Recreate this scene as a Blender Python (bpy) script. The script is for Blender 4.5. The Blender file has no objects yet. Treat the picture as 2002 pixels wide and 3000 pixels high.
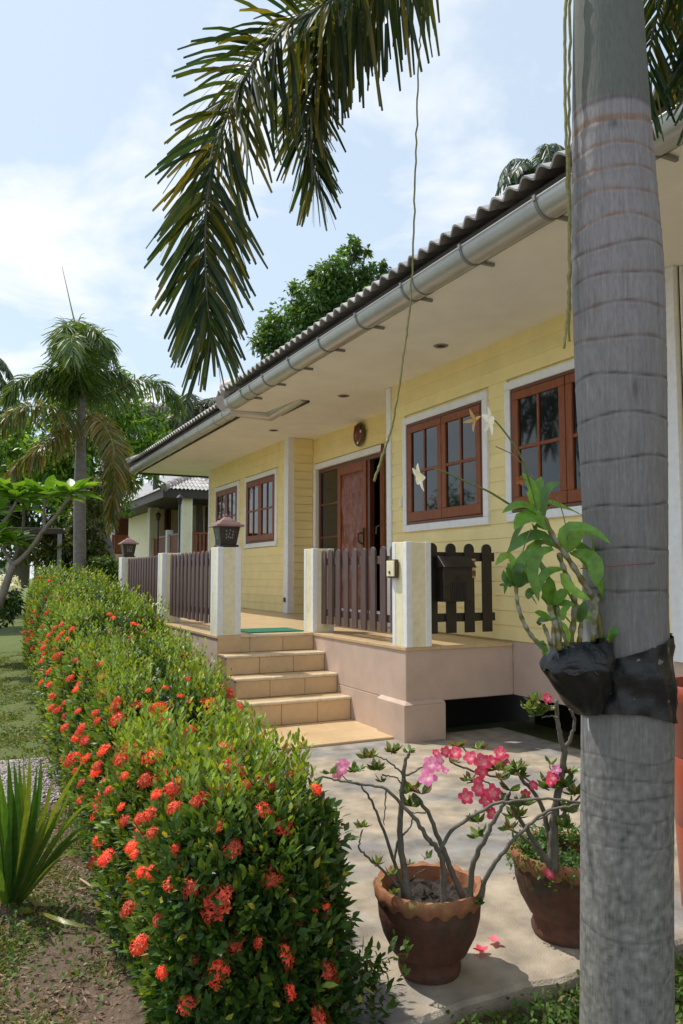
import bpy, bmesh, math, random
import numpy as np
from mathutils import Vector, Matrix, Quaternion
random.seed(7); RNG = np.random.default_rng(11)
R = math.radians
scene = bpy.context.scene
COL = scene.collection

# ------------------------------------------------------------------ camera, sky, sun, exposure
cam = bpy.data.cameras.new('camera'); camo = bpy.data.objects.new('camera', cam); COL.objects.link(camo)
cam.sensor_fit = 'VERTICAL'; cam.sensor_height = 36; cam.lens = 27.57
cam.clip_start = .05; cam.clip_end = 600
camo.location = (0, 0, 1.31); camo.rotation_euler = (R(90 + 4.58), 0, R(-26.1))
scene.camera = camo

SUN_EL, SUN_AZ = R(61.3), math.atan2(-.34, .43)          # azimuth from +Y towards +X
w = bpy.data.worlds.new('World'); scene.world = w; w.use_nodes = True
nt = w.node_tree; nt.nodes.clear()
def wn(t, **k):
    n = nt.nodes.new(t)
    for a, v in k.items(): setattr(n, a, v)
    return n
def lk(a, b): nt.links.new(a, b)
sky = wn('ShaderNodeTexSky', sky_type='NISHITA', sun_disc=False, sun_elevation=SUN_EL, sun_rotation=SUN_AZ, air_density=1.0, dust_density=1.2, ozone_density=1.0)
tc = wn('ShaderNodeTexCoord'); sep = wn('ShaderNodeSeparateXYZ'); lk(tc.outputs['Generated'], sep.inputs[0])
zc = wn('ShaderNodeMath', operation='MAXIMUM'); zc.inputs[1].default_value = 0; lk(sep.outputs[2], zc.inputs[0])
za = wn('ShaderNodeMath', operation='ADD'); za.inputs[1].default_value = .22; lk(zc.outputs[0], za.inputs[0])
dx = wn('ShaderNodeMath', operation='DIVIDE'); lk(sep.outputs[0], dx.inputs[0]); lk(za.outputs[0], dx.inputs[1])
dy = wn('ShaderNodeMath', operation='DIVIDE'); lk(sep.outputs[1], dy.inputs[0]); lk(za.outputs[0], dy.inputs[1])
cmb = wn('ShaderNodeCombineXYZ'); lk(dx.outputs[0], cmb.inputs[0]); lk(dy.outputs[0], cmb.inputs[1])
n1 = wn('ShaderNodeTexNoise'); n1.inputs['Scale'].default_value = 2.3; n1.inputs['Detail'].default_value = 9; n1.inputs['Roughness'].default_value = .56; n1.inputs['Distortion'].default_value = .35
mp = wn('ShaderNodeMapping'); mp.inputs['Location'].default_value = (3.05, 1.3, 0); lk(cmb.outputs[0], mp.inputs[0]); lk(mp.outputs[0], n1.inputs['Vector'])
rmp = wn('ShaderNodeValToRGB'); lk(n1.outputs['Fac'], rmp.inputs[0])
rmp.color_ramp.elements[0].position = .48; rmp.color_ramp.elements[0].color = (0, 0, 0, 1)
rmp.color_ramp.elements[1].position = .64; rmp.color_ramp.elements[1].color = (.95, .95, .95, 1)
vl = wn('ShaderNodeMix', data_type='RGBA'); vl.inputs[0].default_value = .66; lk(sky.outputs[0], vl.inputs[6]); vl.inputs[7].default_value = (4.4, 5.15, 5.75, 1)
mx = wn('ShaderNodeMix', data_type='RGBA'); lk(rmp.outputs[0], mx.inputs[0]); lk(vl.outputs[2], mx.inputs[6]); mx.inputs[7].default_value = (5.75, 5.9, 6.05, 1)
bg = wn('ShaderNodeBackground'); bg.inputs[1].default_value = .14; lk(mx.outputs[2], bg.inputs[0])
wo = wn('ShaderNodeOutputWorld'); lk(bg.outputs[0], wo.inputs[0])

sl = bpy.data.lights.new('sun', 'SUN'); sl.energy = 2.9; sl.angle = R(.55); sl.color = (1, .95, .86)
so = bpy.data.objects.new('sun', sl); COL.objects.link(so)
so.rotation_euler = Vector((.34, -.43, -1)).to_track_quat('-Z', 'Y').to_euler()
scene.view_settings.view_transform = 'Standard'; scene.view_settings.look = 'None'
scene.view_settings.exposure = 0.38; scene.view_settings.gamma = 1; scene.view_settings.use_curve_mapping = False
scene.cycles.max_bounces = 8; scene.cycles.transparent_max_bounces = 8

# ------------------------------------------------------------------ materials
def M(name, col, rough=.6, var=.12, scale=6, bump=0, bscale=40, spec=.5, metal=0, attr=None, trans=0, stretch=None, col2=None, thr=(.4, .65), coat=0, ior=None, rnd=0):
    m = bpy.data.materials.new(name); m.use_nodes = True; t = m.node_tree; N = t.nodes; b = N['Principled BSDF']
    b.inputs['Roughness'].default_value = rough; b.inputs['Metallic'].default_value = metal; b.inputs['Specular IOR Level'].default_value = spec
    if coat: b.inputs['Coat Weight'].default_value = coat; b.inputs['Coat Roughness'].default_value = .08
    if ior: b.inputs['IOR'].default_value = ior
    gc = N.new('ShaderNodeNewGeometry'); vec = gc.outputs['Position']
    if stretch:
        mp = N.new('ShaderNodeMapping'); mp.inputs['Scale'].default_value = stretch; t.links.new(vec, mp.inputs[0]); vec = mp.outputs[0]
    nz = N.new('ShaderNodeTexNoise'); nz.inputs['Scale'].default_value = scale; nz.inputs['Detail'].default_value = 6; nz.inputs['Roughness'].default_value = .62
    t.links.new(vec, nz.inputs['Vector'])
    if attr:
        a = N.new('ShaderNodeAttribute'); a.attribute_name = attr; base = a.outputs['Color']
    else:
        c = N.new('ShaderNodeRGB'); c.outputs[0].default_value = (*col, 1); base = c.outputs[0]
    if col2:
        r = N.new('ShaderNodeMapRange'); r.inputs[1].default_value, r.inputs[2].default_value = thr; t.links.new(nz.outputs['Fac'], r.inputs[0])
        x = N.new('ShaderNodeMix'); x.data_type = 'RGBA'; t.links.new(r.outputs[0], x.inputs[0]); t.links.new(base, x.inputs[6]); x.inputs[7].default_value = (*col2, 1); base = x.outputs[2]
        nz2 = N.new('ShaderNodeTexNoise'); nz2.inputs['Scale'].default_value = scale * 5; nz2.inputs['Detail'].default_value = 5; t.links.new(vec, nz2.inputs['Vector']); vn = nz2
    else: vn = nz
    r = N.new('ShaderNodeMapRange'); r.inputs[1].default_value = .3; r.inputs[2].default_value = .7; r.inputs[3].default_value = 1 - var; r.inputs[4].default_value = 1 + var
    t.links.new(vn.outputs['Fac'], r.inputs[0])
    fac = r.outputs[0]
    if rnd:
        oi = N.new('ShaderNodeObjectInfo'); r2 = N.new('ShaderNodeMapRange'); r2.inputs[3].default_value = 1 - rnd; r2.inputs[4].default_value = 1 + rnd; t.links.new(oi.outputs['Random'], r2.inputs[0])
        mm = N.new('ShaderNodeMath'); mm.operation = 'MULTIPLY'; t.links.new(fac, mm.inputs[0]); t.links.new(r2.outputs[0], mm.inputs[1]); fac = mm.outputs[0]
    mu = N.new('ShaderNodeVectorMath'); mu.operation = 'SCALE'; t.links.new(base, mu.inputs[0]); t.links.new(fac, mu.inputs['Scale'])
    t.links.new(mu.outputs[0], b.inputs['Base Color'])
    if bump:
        nb = N.new('ShaderNodeTexNoise'); nb.inputs['Scale'].default_value = bscale; nb.inputs['Detail'].default_value = 5; t.links.new(vec, nb.inputs['Vector'])
        bp = N.new('ShaderNodeBump'); bp.inputs['Strength'].default_value = bump; bp.inputs['Distance'].default_value = .01; t.links.new(nb.outputs['Fac'], bp.inputs['Height']); t.links.new(bp.outputs[0], b.inputs['Normal'])
    if trans:
        tr = N.new('ShaderNodeBsdfTranslucent'); ad = N.new('ShaderNodeMixShader'); ad.inputs[0].default_value = trans
        g = N.new('ShaderNodeMix'); g.data_type = 'RGBA'; g.blend_type = 'MULTIPLY'; g.inputs[0].default_value = 1; t.links.new(mu.outputs[0], g.inputs[6]); g.inputs[7].default_value = (1.9, 1.6, .6, 1)
        t.links.new(g.outputs[2], tr.inputs[0]); t.links.new(b.outputs[0], ad.inputs[1]); t.links.new(tr.outputs[0], ad.inputs[2]); t.links.new(ad.outputs[0], N['Material Output'].inputs[0])
    return m
YEL = M('yellow_siding', (.90, .755, .36), .6, .05, 1.1, .10, 90, col2=(.85, .70, .32), thr=(.45, .75), rnd=.035)
YEL2 = M('cream_paint', (.84, .78, .54), .65, .07, 4, .08, 80, col2=(.72, .64, .42), thr=(.5, .75))
WHT = M('white_paint', (.83, .84, .85), .55, .05, 5, .05, 80, col2=(.76, .75, .72), thr=(.52, .8))
SOF = M('soffit_paint', (.89, .885, .88), .75, .04, .8, .06, 60, col2=(.85, .83, .80), thr=(.45, .75))
WOOD = M('varnished_wood', (.24, .070, .022), .42, .35, 9, .06, 60, spec=.3, stretch=(6, 6, .6))
WOODD = M('dark_varnished_wood', (.13, .042, .022), .4, .3, 9, stretch=(6, 6, .6), coat=.05)
CARVE = M('carved_wood', (.20, .048, .020), .38, .45, 22, .25, 35, coat=.2)
BRN = M('brown_fence_paint', (.115, .074, .070), .55, .22, 12, .15, 90, stretch=(3, 3, .4), rnd=.14)
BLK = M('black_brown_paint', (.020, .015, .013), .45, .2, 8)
TAU = M('taupe_render', (.57, .43, .35), .8, .06, 1.5, .22, 110, col2=(.50, .37, .29), thr=(.46, .72))
TIL = M('tan_floor_tile', (.64, .46, .265), .30, .06, 3.5, .04, 60, col2=(.58, .41, .225), thr=(.45, .7), rnd=.05)
TILE_EDGE = M('cream_tile_nosing', (.70, .60, .43), .4, .14, 9, .1, 80, col2=(.55, .43, .28), thr=(.5, .72))
GROUT = M('tile_grout', (.30, .20, .12), .8)
CON = M('slab_concrete', (.39, .325, .245), .88, .34, 1.4, .6, 140, col2=(.245, .235, .225), thr=(.46, .62))
GUT = M('gutter_grey', (.47, .48, .48), .33, .10, 3, metal=.35)
GUTD = M('gutter_bracket_grey', (.22, .22, .22), .45, .1)
ROOFT = M('roof_tile_concrete', (.44, .42, .41), .30, .28, 9, .2, 60, rnd=.22)
ROOFC = M('roof_cap_concrete', (.40, .34, .33), .5, .2, 6, .1, 60)
DARK = M('dark_timber', (.045, .033, .028), .6, .2)
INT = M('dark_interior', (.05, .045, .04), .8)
GLASS = M('window_glass', (.010, .012, .014), .03, .0, spec=.5, ior=1.62)
TERRA = M('terracotta', (.105, .040, .023), .75, .25, 7, .25, 70, col2=(.06, .05, .032), thr=(.50, .72))
TERRAR = M('terracotta_rim', (.32, .13, .06), .75, .2, 9, .2, 70, col2=(.30, .22, .07), thr=(.55, .7))
REDPOT = M('red_brown_planter', (.34, .07, .034), .35, .08, 4)
SOIL = M('potting_soil', (.035, .026, .02), .95, .5, 40, .9, 60)
BARK = M('desert_rose_bark', (.15, .137, .105), .75, .3, 25, .3, 90)
PLAS = M('black_plastic_sheet', (.009, .010, .012), .40, .3, 14, .22, 60)
PLASG = M('glossy_black_plastic', (.010, .012, .016), .24, .3, 14, .45, 90)
GRN = M('green_mat', (.015, .16, .10), .9, .2, 60, .5, 200)
LEAF = M('hedge_leaf', None, .43, .15, 30, attr='Col', trans=.30)
LEAFG = M('glossy_leaf', None, .36, .28, 45, .12, 90, attr='Col', trans=.30, rnd=.15)
PALM = M('palm_leaf', None, .40, .18, 25, attr='Col', trans=.34)
GRASS = M('grass_blade', None, .6, .15, 30, attr='Col', trans=.30)
FLOW = M('ixora_petal', None, .55, .18, 60, attr='Col', trans=.22, rnd=.28)
PETAL = M('petal', None, .5, .10, 40, attr='Col', trans=.25)
TWIG = M('hedge_twig', (.055, .045, .028), .85, .4, 30, .3, 60)
WOODY = M('tree_bark', (.14, .12, .10), .85, .3, 12, .4, 40, stretch=(3, 3, .5))
PTRUNK = M('palm_bark', None, .8, .15, 130, .18, 150, attr='Col', stretch=(1.6, 1.6, .30))
CANE = M('orchid_cane', None, .6, .3, 60, attr='Col')
REIN = M('palm_rein', (.24, .23, .075), .6, .35, 90)
METAL = M('dark_bronze', (.035, .026, .024), .42, .3, 30)
COPPER = M('lantern_roof', (.26, .15, .135), .5, .18, 12)
BRASS = M('aged_brass', (.10, .07, .03), .4, .3, 50, metal=.6)

# ------------------------------------------------------------------ helpers
def link(name, me, mat, parent=None):
    o = bpy.data.objects.new(name, me); COL.objects.link(o)
    if mat and not me.materials: me.materials.append(mat)
    if parent:
        o.parent = parent
        if parent.type == 'EMPTY': o.matrix_parent_inverse = Matrix.Translation(-Vector(parent.location))
    return o
def tag(o, label=None, cat=None, group=None, kind=None):
    if label: o['label'] = label
    if cat: o['category'] = cat
    if group: o['group'] = group
    if kind: o['kind'] = kind
    return o
def thing(name, label, cat, loc, group=None):
    o = bpy.data.objects.new(name, None); COL.objects.link(o); o.location = loc; o.empty_display_size = .1
    return tag(o, label, cat, group)
class MB:
    def __init__(s): s.v = []; s.f = []
    def add(s, v, f):
        n = len(s.v); s.v += [tuple(p) for p in v]; s.f += [tuple(n + i for i in q) for q in f]; return s
    def box(s, x0, x1, y0, y1, z0, z1, mtx=None):
        v = [Vector((x, y, z)) for x in (x0, x1) for y in (y0, y1) for z in (z0, z1)]
        if mtx: v = [mtx @ p for p in v]
        return s.add(v, [(0, 1, 3, 2), (4, 6, 7, 5), (0, 4, 5, 1), (2, 3, 7, 6), (0, 2, 6, 4), (1, 5, 7, 3)])
    def tube(s, pts, rad, n=8, caps=True):
        pts = [Vector(p) for p in pts]; N = len(pts)
        if not hasattr(rad, '__len__'): rad = [rad] * N
        T = (pts[1] - pts[0]).normalized(); U = T.orthogonal().normalized(); vs = []
        for i in range(N):
            d = (pts[min(i + 1, N - 1)] - pts[max(i - 1, 0)])
            if d.length > 1e-9: T2 = d.normalized(); U = (U - T2 * U.dot(T2)).normalized(); T = T2
            W = T.cross(U)
            vs += [pts[i] + (U * math.cos(2 * math.pi * k / n) + W * math.sin(2 * math.pi * k / n)) * rad[i] for k in range(n)]
        fs = [(i * n + k, i * n + (k + 1) % n, (i + 1) * n + (k + 1) % n, (i + 1) * n + k) for i in range(N - 1) for k in range(n)]
        if caps: fs += [tuple(range(n - 1, -1, -1)), tuple((N - 1) * n + k for k in range(n))]
        return s.add(vs, fs)
    def lathe(s, prof, n=32, c=(0, 0, 0), wob=None):
        vs = []
        for j, (r, z) in enumerate(prof):
            for k in range(n):
                a = 2 * math.pi * k / n; rr, zz = (r, z) if not wob else wob(j, a, r, z)
                vs.append((c[0] + rr * math.cos(a), c[1] + rr * math.sin(a), c[2] + zz))
        return s.add(vs, [(j * n + k, j * n + (k + 1) % n, (j + 1) * n + (k + 1) % n, (j + 1) * n + k) for j in range(len(prof) - 1) for k in range(n)])
    def prism(s, poly, axis, a, b):
        """polygon in the two other axes, extruded along axis from a to b"""
        def P(q, t): return {'x': (t, q[0], q[1]), 'y': (q[0], t, q[1]), 'z': (q[0], q[1], t)}[axis]
        n = len(poly)
        return s.add([P(q, a) for q in poly] + [P(q, b) for q in poly], [tuple(range(n)), tuple(range(2 * n - 1, n - 1, -1))] + [(i, i + n, (i + 1) % n + n, (i + 1) % n) for i in range(n)])
    def mesh(s, name, bevel=0, smooth=False, seg=1):
        me = bpy.data.meshes.new(name); me.from_pydata(s.v, [], s.f)
        bm = bmesh.new(); bm.from_mesh(me); bmesh.ops.recalc_face_normals(bm, faces=bm.faces)
        if bevel: bmesh.ops.bevel(bm, geom=[e for e in bm.edges if e.is_manifold and e.calc_face_angle(0) > .5], offset=bevel, segments=seg, affect='EDGES', clamp_overlap=True)
        bm.to_mesh(me); bm.free()
        if smooth:
            me.polygons.foreach_set('use_smooth', [True] * len(me.polygons))
            if smooth != 'all': me.set_sharp_from_angle(angle=R(42))
        return me
    def build(s, name, mat, parent=None, bevel=0, smooth=False, seg=1): return link(name, s.mesh(name, bevel, smooth, seg), mat, parent)
def bx(name, mat, parent, x0, x1, y0, y1, z0, z1, bevel=0): return MB().box(x0, x1, y0, y1, z0, z1).build(name, mat, parent, bevel)
def cr(pts, n=6):
    """Catmull-Rom through the points"""
    P = [np.array(p, float) for p in pts]; P = [2 * P[0] - P[1]] + P + [2 * P[-1] - P[-2]]; out = []
    for i in range(1, len(P) - 2):
        a, b, c, d = P[i - 1:i + 3]
        for k in range(n):
            t = k / n; out.append(.5 * (2 * b + (c - a) * t + (2 * a - 5 * b + 4 * c - d) * t * t + (3 * b - a - 3 * c + d) * t ** 3))
    out.append(P[-2]); return out
def lerp(a, b, n): return [a + (b - a) * i / (n - 1) for i in range(n)]
def npmesh(name, V, F, mat, parent=None, col=None, smooth=False):
    """V (n,3), F (m,4) quads; col (n,3) goes to the attribute Col"""
    me = bpy.data.meshes.new(name); V = np.ascontiguousarray(V, np.float32); F = np.ascontiguousarray(F, np.int32); k = F.shape[1]
    me.vertices.add(len(V)); me.vertices.foreach_set('co', V.ravel())
    me.loops.add(F.size); me.loops.foreach_set('vertex_index', F.ravel())
    me.polygons.add(len(F)); me.polygons.foreach_set('loop_start', np.arange(0, F.size, k, dtype=np.int32))
    me.update(calc_edges=True)
    if smooth: me.polygons.foreach_set('use_smooth', np.ones(len(F), bool))
    if col is not None:
        a = me.color_attributes.new('Col', 'FLOAT_COLOR', 'POINT'); a.data.foreach_set('color', np.hstack([col, np.ones((len(V), 1))]).astype(np.float32).ravel())
    return link(name, me, mat, parent)
def nrm(a): return a / np.maximum(1e-9, np.linalg.norm(a, axis=-1, keepdims=True))
def strips(P, D, Nn, L, W, col, prof=(.15, 1, .05), droop=0., fold=.12, curl=0.):
    """leaf strips folded along the midrib: V, F, C arrays. D direction, Nn face normal"""
    n = len(P); s = len(prof); P, D, Nn = (np.asarray(a, float) for a in (P, D, Nn))
    L = np.broadcast_to(np.asarray(L, float), (n,)); W = np.broadcast_to(np.asarray(W, float), (n,)); droop = np.broadcast_to(np.asarray(droop, float), (n,))
    S = nrm(np.cross(D, Nn)); U = nrm(np.cross(S, D)); V = np.zeros((n, s, 3, 3)); C = np.zeros((n, s, 3, 3))
    for k in range(s):
        t = k / (s - 1); c = P + D * (L * t)[:, None] + U * (curl * L * t * t)[:, None]; c[:, 2] -= droop * L * t * t
        for j, q in enumerate((-1, 0, 1)):
            V[:, k, j] = c + S * (W * prof[k] * .5 * q)[:, None] + U * (fold * W * prof[k] * abs(q))[:, None]
        C[:, k, :] = col[:, None, :]
    idx = np.arange(n * s * 3).reshape(n, s, 3); F = []
    for k in range(s - 1):
        for j in (0, 1): F.append(np.stack([idx[:, k, j], idx[:, k, j + 1], idx[:, k + 1, j + 1], idx[:, k + 1, j]], -1))
    return V.reshape(-1, 3), np.concatenate(F), C.reshape(-1, 3)
def join(parts):
    V, F, C = [], [], []; n = 0
    for v, f, c in parts: V.append(v); F.append(f + n); C.append(c); n += len(v)
    return np.concatenate(V), np.concatenate(F), np.concatenate(C)
def rdir(n): return nrm(RNG.normal(size=(n, 3)))
def cvar(base, n, v=.2, hue=.12):
    c = np.array(base)[None] * (1 + RNG.uniform(-v, v, (n, 1))) * (1 + RNG.uniform(-hue, hue, (n, 3))); return np.clip(c, .002, 1)
def colmix(cols, n, v=.2):
    i = RNG.integers(0, len(cols), n); return np.clip(np.array(cols)[i] * (1 + RNG.uniform(-v, v, (n, 1))), .002, 1)
def recol(o, me=None): return o

# ------------------------------------------------------------------ ground, slab, paths
GZ = -.06
gm = bpy.data.materials.new('earth_and_lawn'); gm.use_nodes = True
def ground_mat(m):
    t = m.node_tree; N = t.nodes; b = N['Principled BSDF']; b.inputs['Roughness'].default_value = .95
    g = N.new('ShaderNodeNewGeometry')
    def noise(sc, d=6):
        n = N.new('ShaderNodeTexNoise'); n.inputs['Scale'].default_value = sc; n.inputs['Detail'].default_value = d; n.inputs['Roughness'].default_value = .65; t.links.new(g.outputs['Position'], n.inputs['Vector']); return n.outputs['Fac']
    def ramp(fac, a, b_): r = N.new('ShaderNodeMapRange'); r.inputs[1].default_value, r.inputs[2].default_value = a, b_; t.links.new(fac, r.inputs[0]); return r.outputs[0]
    def mix(f, a, b_):
        x = N.new('ShaderNodeMix'); x.data_type = 'RGBA'; t.links.new(f, x.inputs[0])
        for i, q in ((6, a), (7, b_)):
            if isinstance(q, tuple): x.inputs[i].default_value = (*q, 1)
            else: t.links.new(q, x.inputs[i])
        return x.outputs[2]
    dirt = mix(ramp(noise(38, 8), .35, .65), (.085, .056, .036), (.21, .145, .098))
    turf = mix(ramp(noise(60, 6), .35, .65), (.075, .115, .022), (.165, .19, .05))
    sx = N.new('ShaderNodeSeparateXYZ'); t.links.new(g.outputs['Position'], sx.inputs[0])
    far = N.new('ShaderNodeMapRange'); far.inputs[1].default_value, far.inputs[2].default_value, far.inputs[3].default_value, far.inputs[4].default_value = 4.5, 7.5, -.10, .22; t.links.new(sx.outputs[1], far.inputs[0])
    ad = N.new('ShaderNodeMath'); ad.operation = 'ADD'; t.links.new(noise(2.6, 5), ad.inputs[0]); t.links.new(far.outputs[0], ad.inputs[1])
    t.links.new(mix(ramp(ad.outputs[0], .44, .56), dirt, turf), b.inputs['Base Color'])
    bp = N.new('ShaderNodeBump'); bp.inputs['Strength'].default_value = .8; bp.inputs['Distance'].default_value = .03; t.links.new(noise(45, 8), bp.inputs['Height']); t.links.new(bp.outputs[0], b.inputs['Normal'])
ground_mat(gm)
def grid_z(x0, x1, y0, y1, nx, ny, zf):
    X, Y = np.meshgrid(np.linspace(x0, x1, nx), np.linspace(y0, y1, ny)); Z = zf(X, Y)
    i = np.arange(nx * ny).reshape(ny, nx); return np.stack([X, Y, Z], -1).reshape(-1, 3), np.stack([i[:-1, :-1], i[:-1, 1:], i[1:, 1:], i[1:, :-1]], -1).reshape(-1, 4)
V, F = grid_z(-300, 300, -300, 300, 3, 3, lambda X, Y: X * 0 + GZ - .015)
tag(npmesh('ground', V, F, gm), kind='structure')
V, F = grid_z(-4, 3.0, -1, 17, 70, 180, lambda X, Y: GZ + .012 * np.sin(X * 5 + Y * 2) + .010 * np.sin(X * 11 - Y * 7) + .02 * np.clip((.9 - abs(X - .9)) / .9, 0, 1))
tag(npmesh('garden_soil', V, F, gm, smooth=True), kind='structure')
V, F = grid_z(-10, -3.2, -30, 60, 2, 2, lambda X, Y: X * 0 + GZ + .03)
tag(npmesh('bounce_lane', V, F, M('pale_bounce_concrete', (.52, .49, .44), .9, .12, .8)), kind='structure')  # unseen lane, added pale to bounce sunlight onto the house walls and soffit
GRAV = M('gravel_bed', (.46, .42, .39), .9, .4, 90, .8, 120)
V, F = grid_z(-6, .74, 4.98, 6.25, 40, 14, lambda X, Y: GZ + .024 + .01 * np.sin(X * 4.1 + 2) + 0 * Y)
V[:, 1] += .10 * np.sin(V[:, 0] * 3.3) * (np.abs(V[:, 1] - 5.6) > .4)
tag(npmesh('gravel_path', V, F, GRAV), kind='structure')
# concrete slab: wavy front lip
xs = np.linspace(.95, 6.5, 46); mb = MB()
front = [(x, 2.09 + .012 * math.sin(x * 9) + .010 * math.sin(x * 23 + 1)) for x in xs]
mb.prism([(4.27, 5.6), (.95, 5.6)] + front + [(6.5, 3.5), (4.27, 3.5)], 'z', -.14, 0)
tag(mb.build('patio_slab', CON, None, .012), kind='structure')

# ------------------------------------------------------------------ house
house = thing('house', 'pale yellow clapboard house with white trimmed brown windows and grey tiled roof', 'house', (6, 8, 0))
XN, XL, XD = 4.28, 4.48, 4.87           # near wall, left wall, door wall
ZS = 3.395                              # soffit
def plank_mesh(L, H=.126):
    # profile in (x, z): lapped board, lower edge proud; runs along +Y from 0
    pr = [(.004, 0), (.004, .010), (.013, H + .012), (.030, H + .012), (.030, 0)]
    return MB().prism(pr, 'y', 0, L).mesh('plank', .0015)
PL = {}
def plank(parent, x, y0, y1, z, ry=None, name='plank'):
    L = round(y1 - y0, 3)
    if L < .02: return
    if L not in PL: PL[L] = plank_mesh(L)
    o = link(name, PL[L], YEL, parent); o.location = (x, y0, z)
    if ry: o.rotation_euler = (0, 0, ry)
    return o
def siding(parent, x, y0, y1, z0, z1, holes):
    z = z0; H = .126
    while z < z1 - .01:
        cuts = [(a, b) for a, b, c, d in holes if z + H > c + .01 and z < d - .01]; cuts.sort(); y = y0
        for a, b in cuts:
            plank(parent, x, y, a, z); y = max(y, b)
        plank(parent, x, y, y1, z); z += H
def wall_core(x, y0, y1, name='wall'): bx(name, YEL, house, x + .031, x + .16, y0, y1, .70, ZS)
wall_core(XN, 3.62, 7.56); wall_core(XL, 11.0, 15.08)
MB().box(XD + .031, XD + .14, 7.58, 8.72, .70, ZS).box(XD + .031, XD + .14, 8.72, 10.80, 2.92, ZS).box(XD + .031, XD + .14, 10.80, 10.98, .70, ZS).build('wall', YEL, house)
bx('wall', YEL, house, XN + .165, XD + .14, 7.42, 7.56, .70, ZS); bx('wall', YEL, house, 4.65, XD + .14, 11.0, 11.14, .70, ZS)
bx('wall', YEL, house, 4.66, 8.5, 15.0, 15.08, .70, ZS); bx('wall', YEL, house, 4.75, 4.9, -1.5, 3.60, .70, ZS); bx('wall', YEL, house, 4.46, 4.9, 3.62, 3.74, .70, ZS)
W1 = (5.715, 7.21, 1.76, 2.98); W2 = (3.94, 5.455, 1.765, 2.985); W4 = (11.43, 12.95, 1.765, 2.98); W3 = (13.28, 14.72, 1.765, 2.98)
siding(house, XN, 3.75, 7.48, .750, ZS, [W1, W2]); siding(house, XL, 11.12, 15.08, .735, ZS, [W3, W4])
siding(house, XD, 7.58, 10.97, .735, ZS, [(8.66, 10.90, 0, 2.98)])
z = .735
while z < ZS - .01:                      # alcove side wall, faces the camera
    o = plank(house, XL + .08, 0, XD - XL - .08, z, -math.pi / 2); o.location = (XL + .08, 10.972, z); z += .126
    
z = .75
while z < ZS - .01: plank(house, 4.72, -1.5, 3.6, z); z += .126
# corner boards
bx('corner_board', WHT, house, XN - .014, XN + .03, 7.482, 7.575, .74, ZS - .002, .003)
bx('corner_board', WHT, house, XN - .014, XN + .03, 3.635, 3.748, .74, ZS - .002, .003); bx('corner_board', WHT, house, XN + .031, 4.75, 3.612, 3.634, .74, ZS - .002, .003)
bx('corner_board', WHT, house, XL - .014, XL + .03, 10.985, 11.118, .737, ZS - .002, .003); bx('corner_board', WHT, house, XL - .014, XL + .079, 10.955, 10.983, .737, ZS - .002, .003)
bx('corner_board', WHT, house, XL - .014, XL + .02, 15.082, 15.15, .737, ZS - .002, .003)
# foundation beams
bx('foundation_beam', TAU, house, XN + .012, XN + .16, 3.62, 5.44, .296, .748, .004); bx('foundation_beam', TAU, house, 4.72, 4.95, -1.5, 3.60, .296, .748, .004)
bx('foundation_beam', TAU, house, 4.46, 4.72, 3.62, 3.76, .296, .748)
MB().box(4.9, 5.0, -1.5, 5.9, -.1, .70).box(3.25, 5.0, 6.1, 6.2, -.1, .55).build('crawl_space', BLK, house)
def window(x, y0, y1, z0, z1, tr=.072, par=house):
    """white trim, dark outer frame, two sashes of two by two panes"""
    win = bx('window', WOODD, par, x + .005, x + .10, y0 + tr, y1 - tr, z0 + tr, z1 - tr)
    t = MB(); xa, xb = x - .022, x + .028
    t.box(xa, xb, y0, y1, z1 - tr, z1).box(xa, xb, y0, y1, z0, z0 + tr).box(xa, xb, y0, y0 + tr, z0 + tr + .001, z1 - tr - .001).box(xa, xb, y1 - tr, y1, z0 + tr + .001, z1 - tr - .001)
    t.build('trim', WHT, win, .004)
    f = .030; a, b, c, d = y0 + tr, y1 - tr, z0 + tr, z1 - tr; t = MB(); xa, xb = x - .012, x + .03
    t.box(xa, xb, a, b, d - f, d).box(xa, xb, a, b, c, c + f).box(xa, xb, a, a + f, c + f, d - f).box(xa, xb, b - f, b, c + f, d - f)
    t.build('frame', WOODD, win, .003)
    mid = (a + b) / 2
    for s0, s1 in ((a + f + .003, mid - .004), (mid + .004, b - f - .003)):
        t = MB(); xa, xb = x - .020, x + .022; st = .072; zb, zt = c + f + .004, d - f - .004
        t.box(xa, xb, s0, s1, zt - st, zt).box(xa, xb, s0, s1, zb, zb + st * 1.35).box(xa, xb, s0, s0 + st, zb + st * 1.35, zt - st).box(xa, xb, s1 - st, s1, zb + st * 1.35, zt - st)
        ym = (s0 + s1) / 2; zm = (zb + st * 1.35 + zt - st) / 2
        t.box(xa + .004, xb - .004, ym - .013, ym + .013, zb + st * 1.35, zt - st); t.box(xa + .005, xb - .005, s0 + st, ym - .013, zm - .015, zm + .015).box(xa + .005, xb - .005, ym + .013, s1 - st, zm - .015, zm + .015)
        t.build('sash', WOOD, win, .004)
        for p0, p1 in ((s0 + st, ym - .013), (ym + .013, s1 - st)):
            for q0, q1 in ((zb + st * 1.35, zm - .015), (zm + .015, zt - st)):
                o = bx('pane', GLASS, win, x - .001, x + .003, p0 - .003, p1 + .003, q0 - .003, q1 + .003)
    return win
for y0, y1, z0, z1 in (W1, W2): window(XN, y0, y1, z0, z1)
for y0, y1, z0, z1 in (W3, W4): window(XL, y0, y1, z0, z1)
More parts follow.
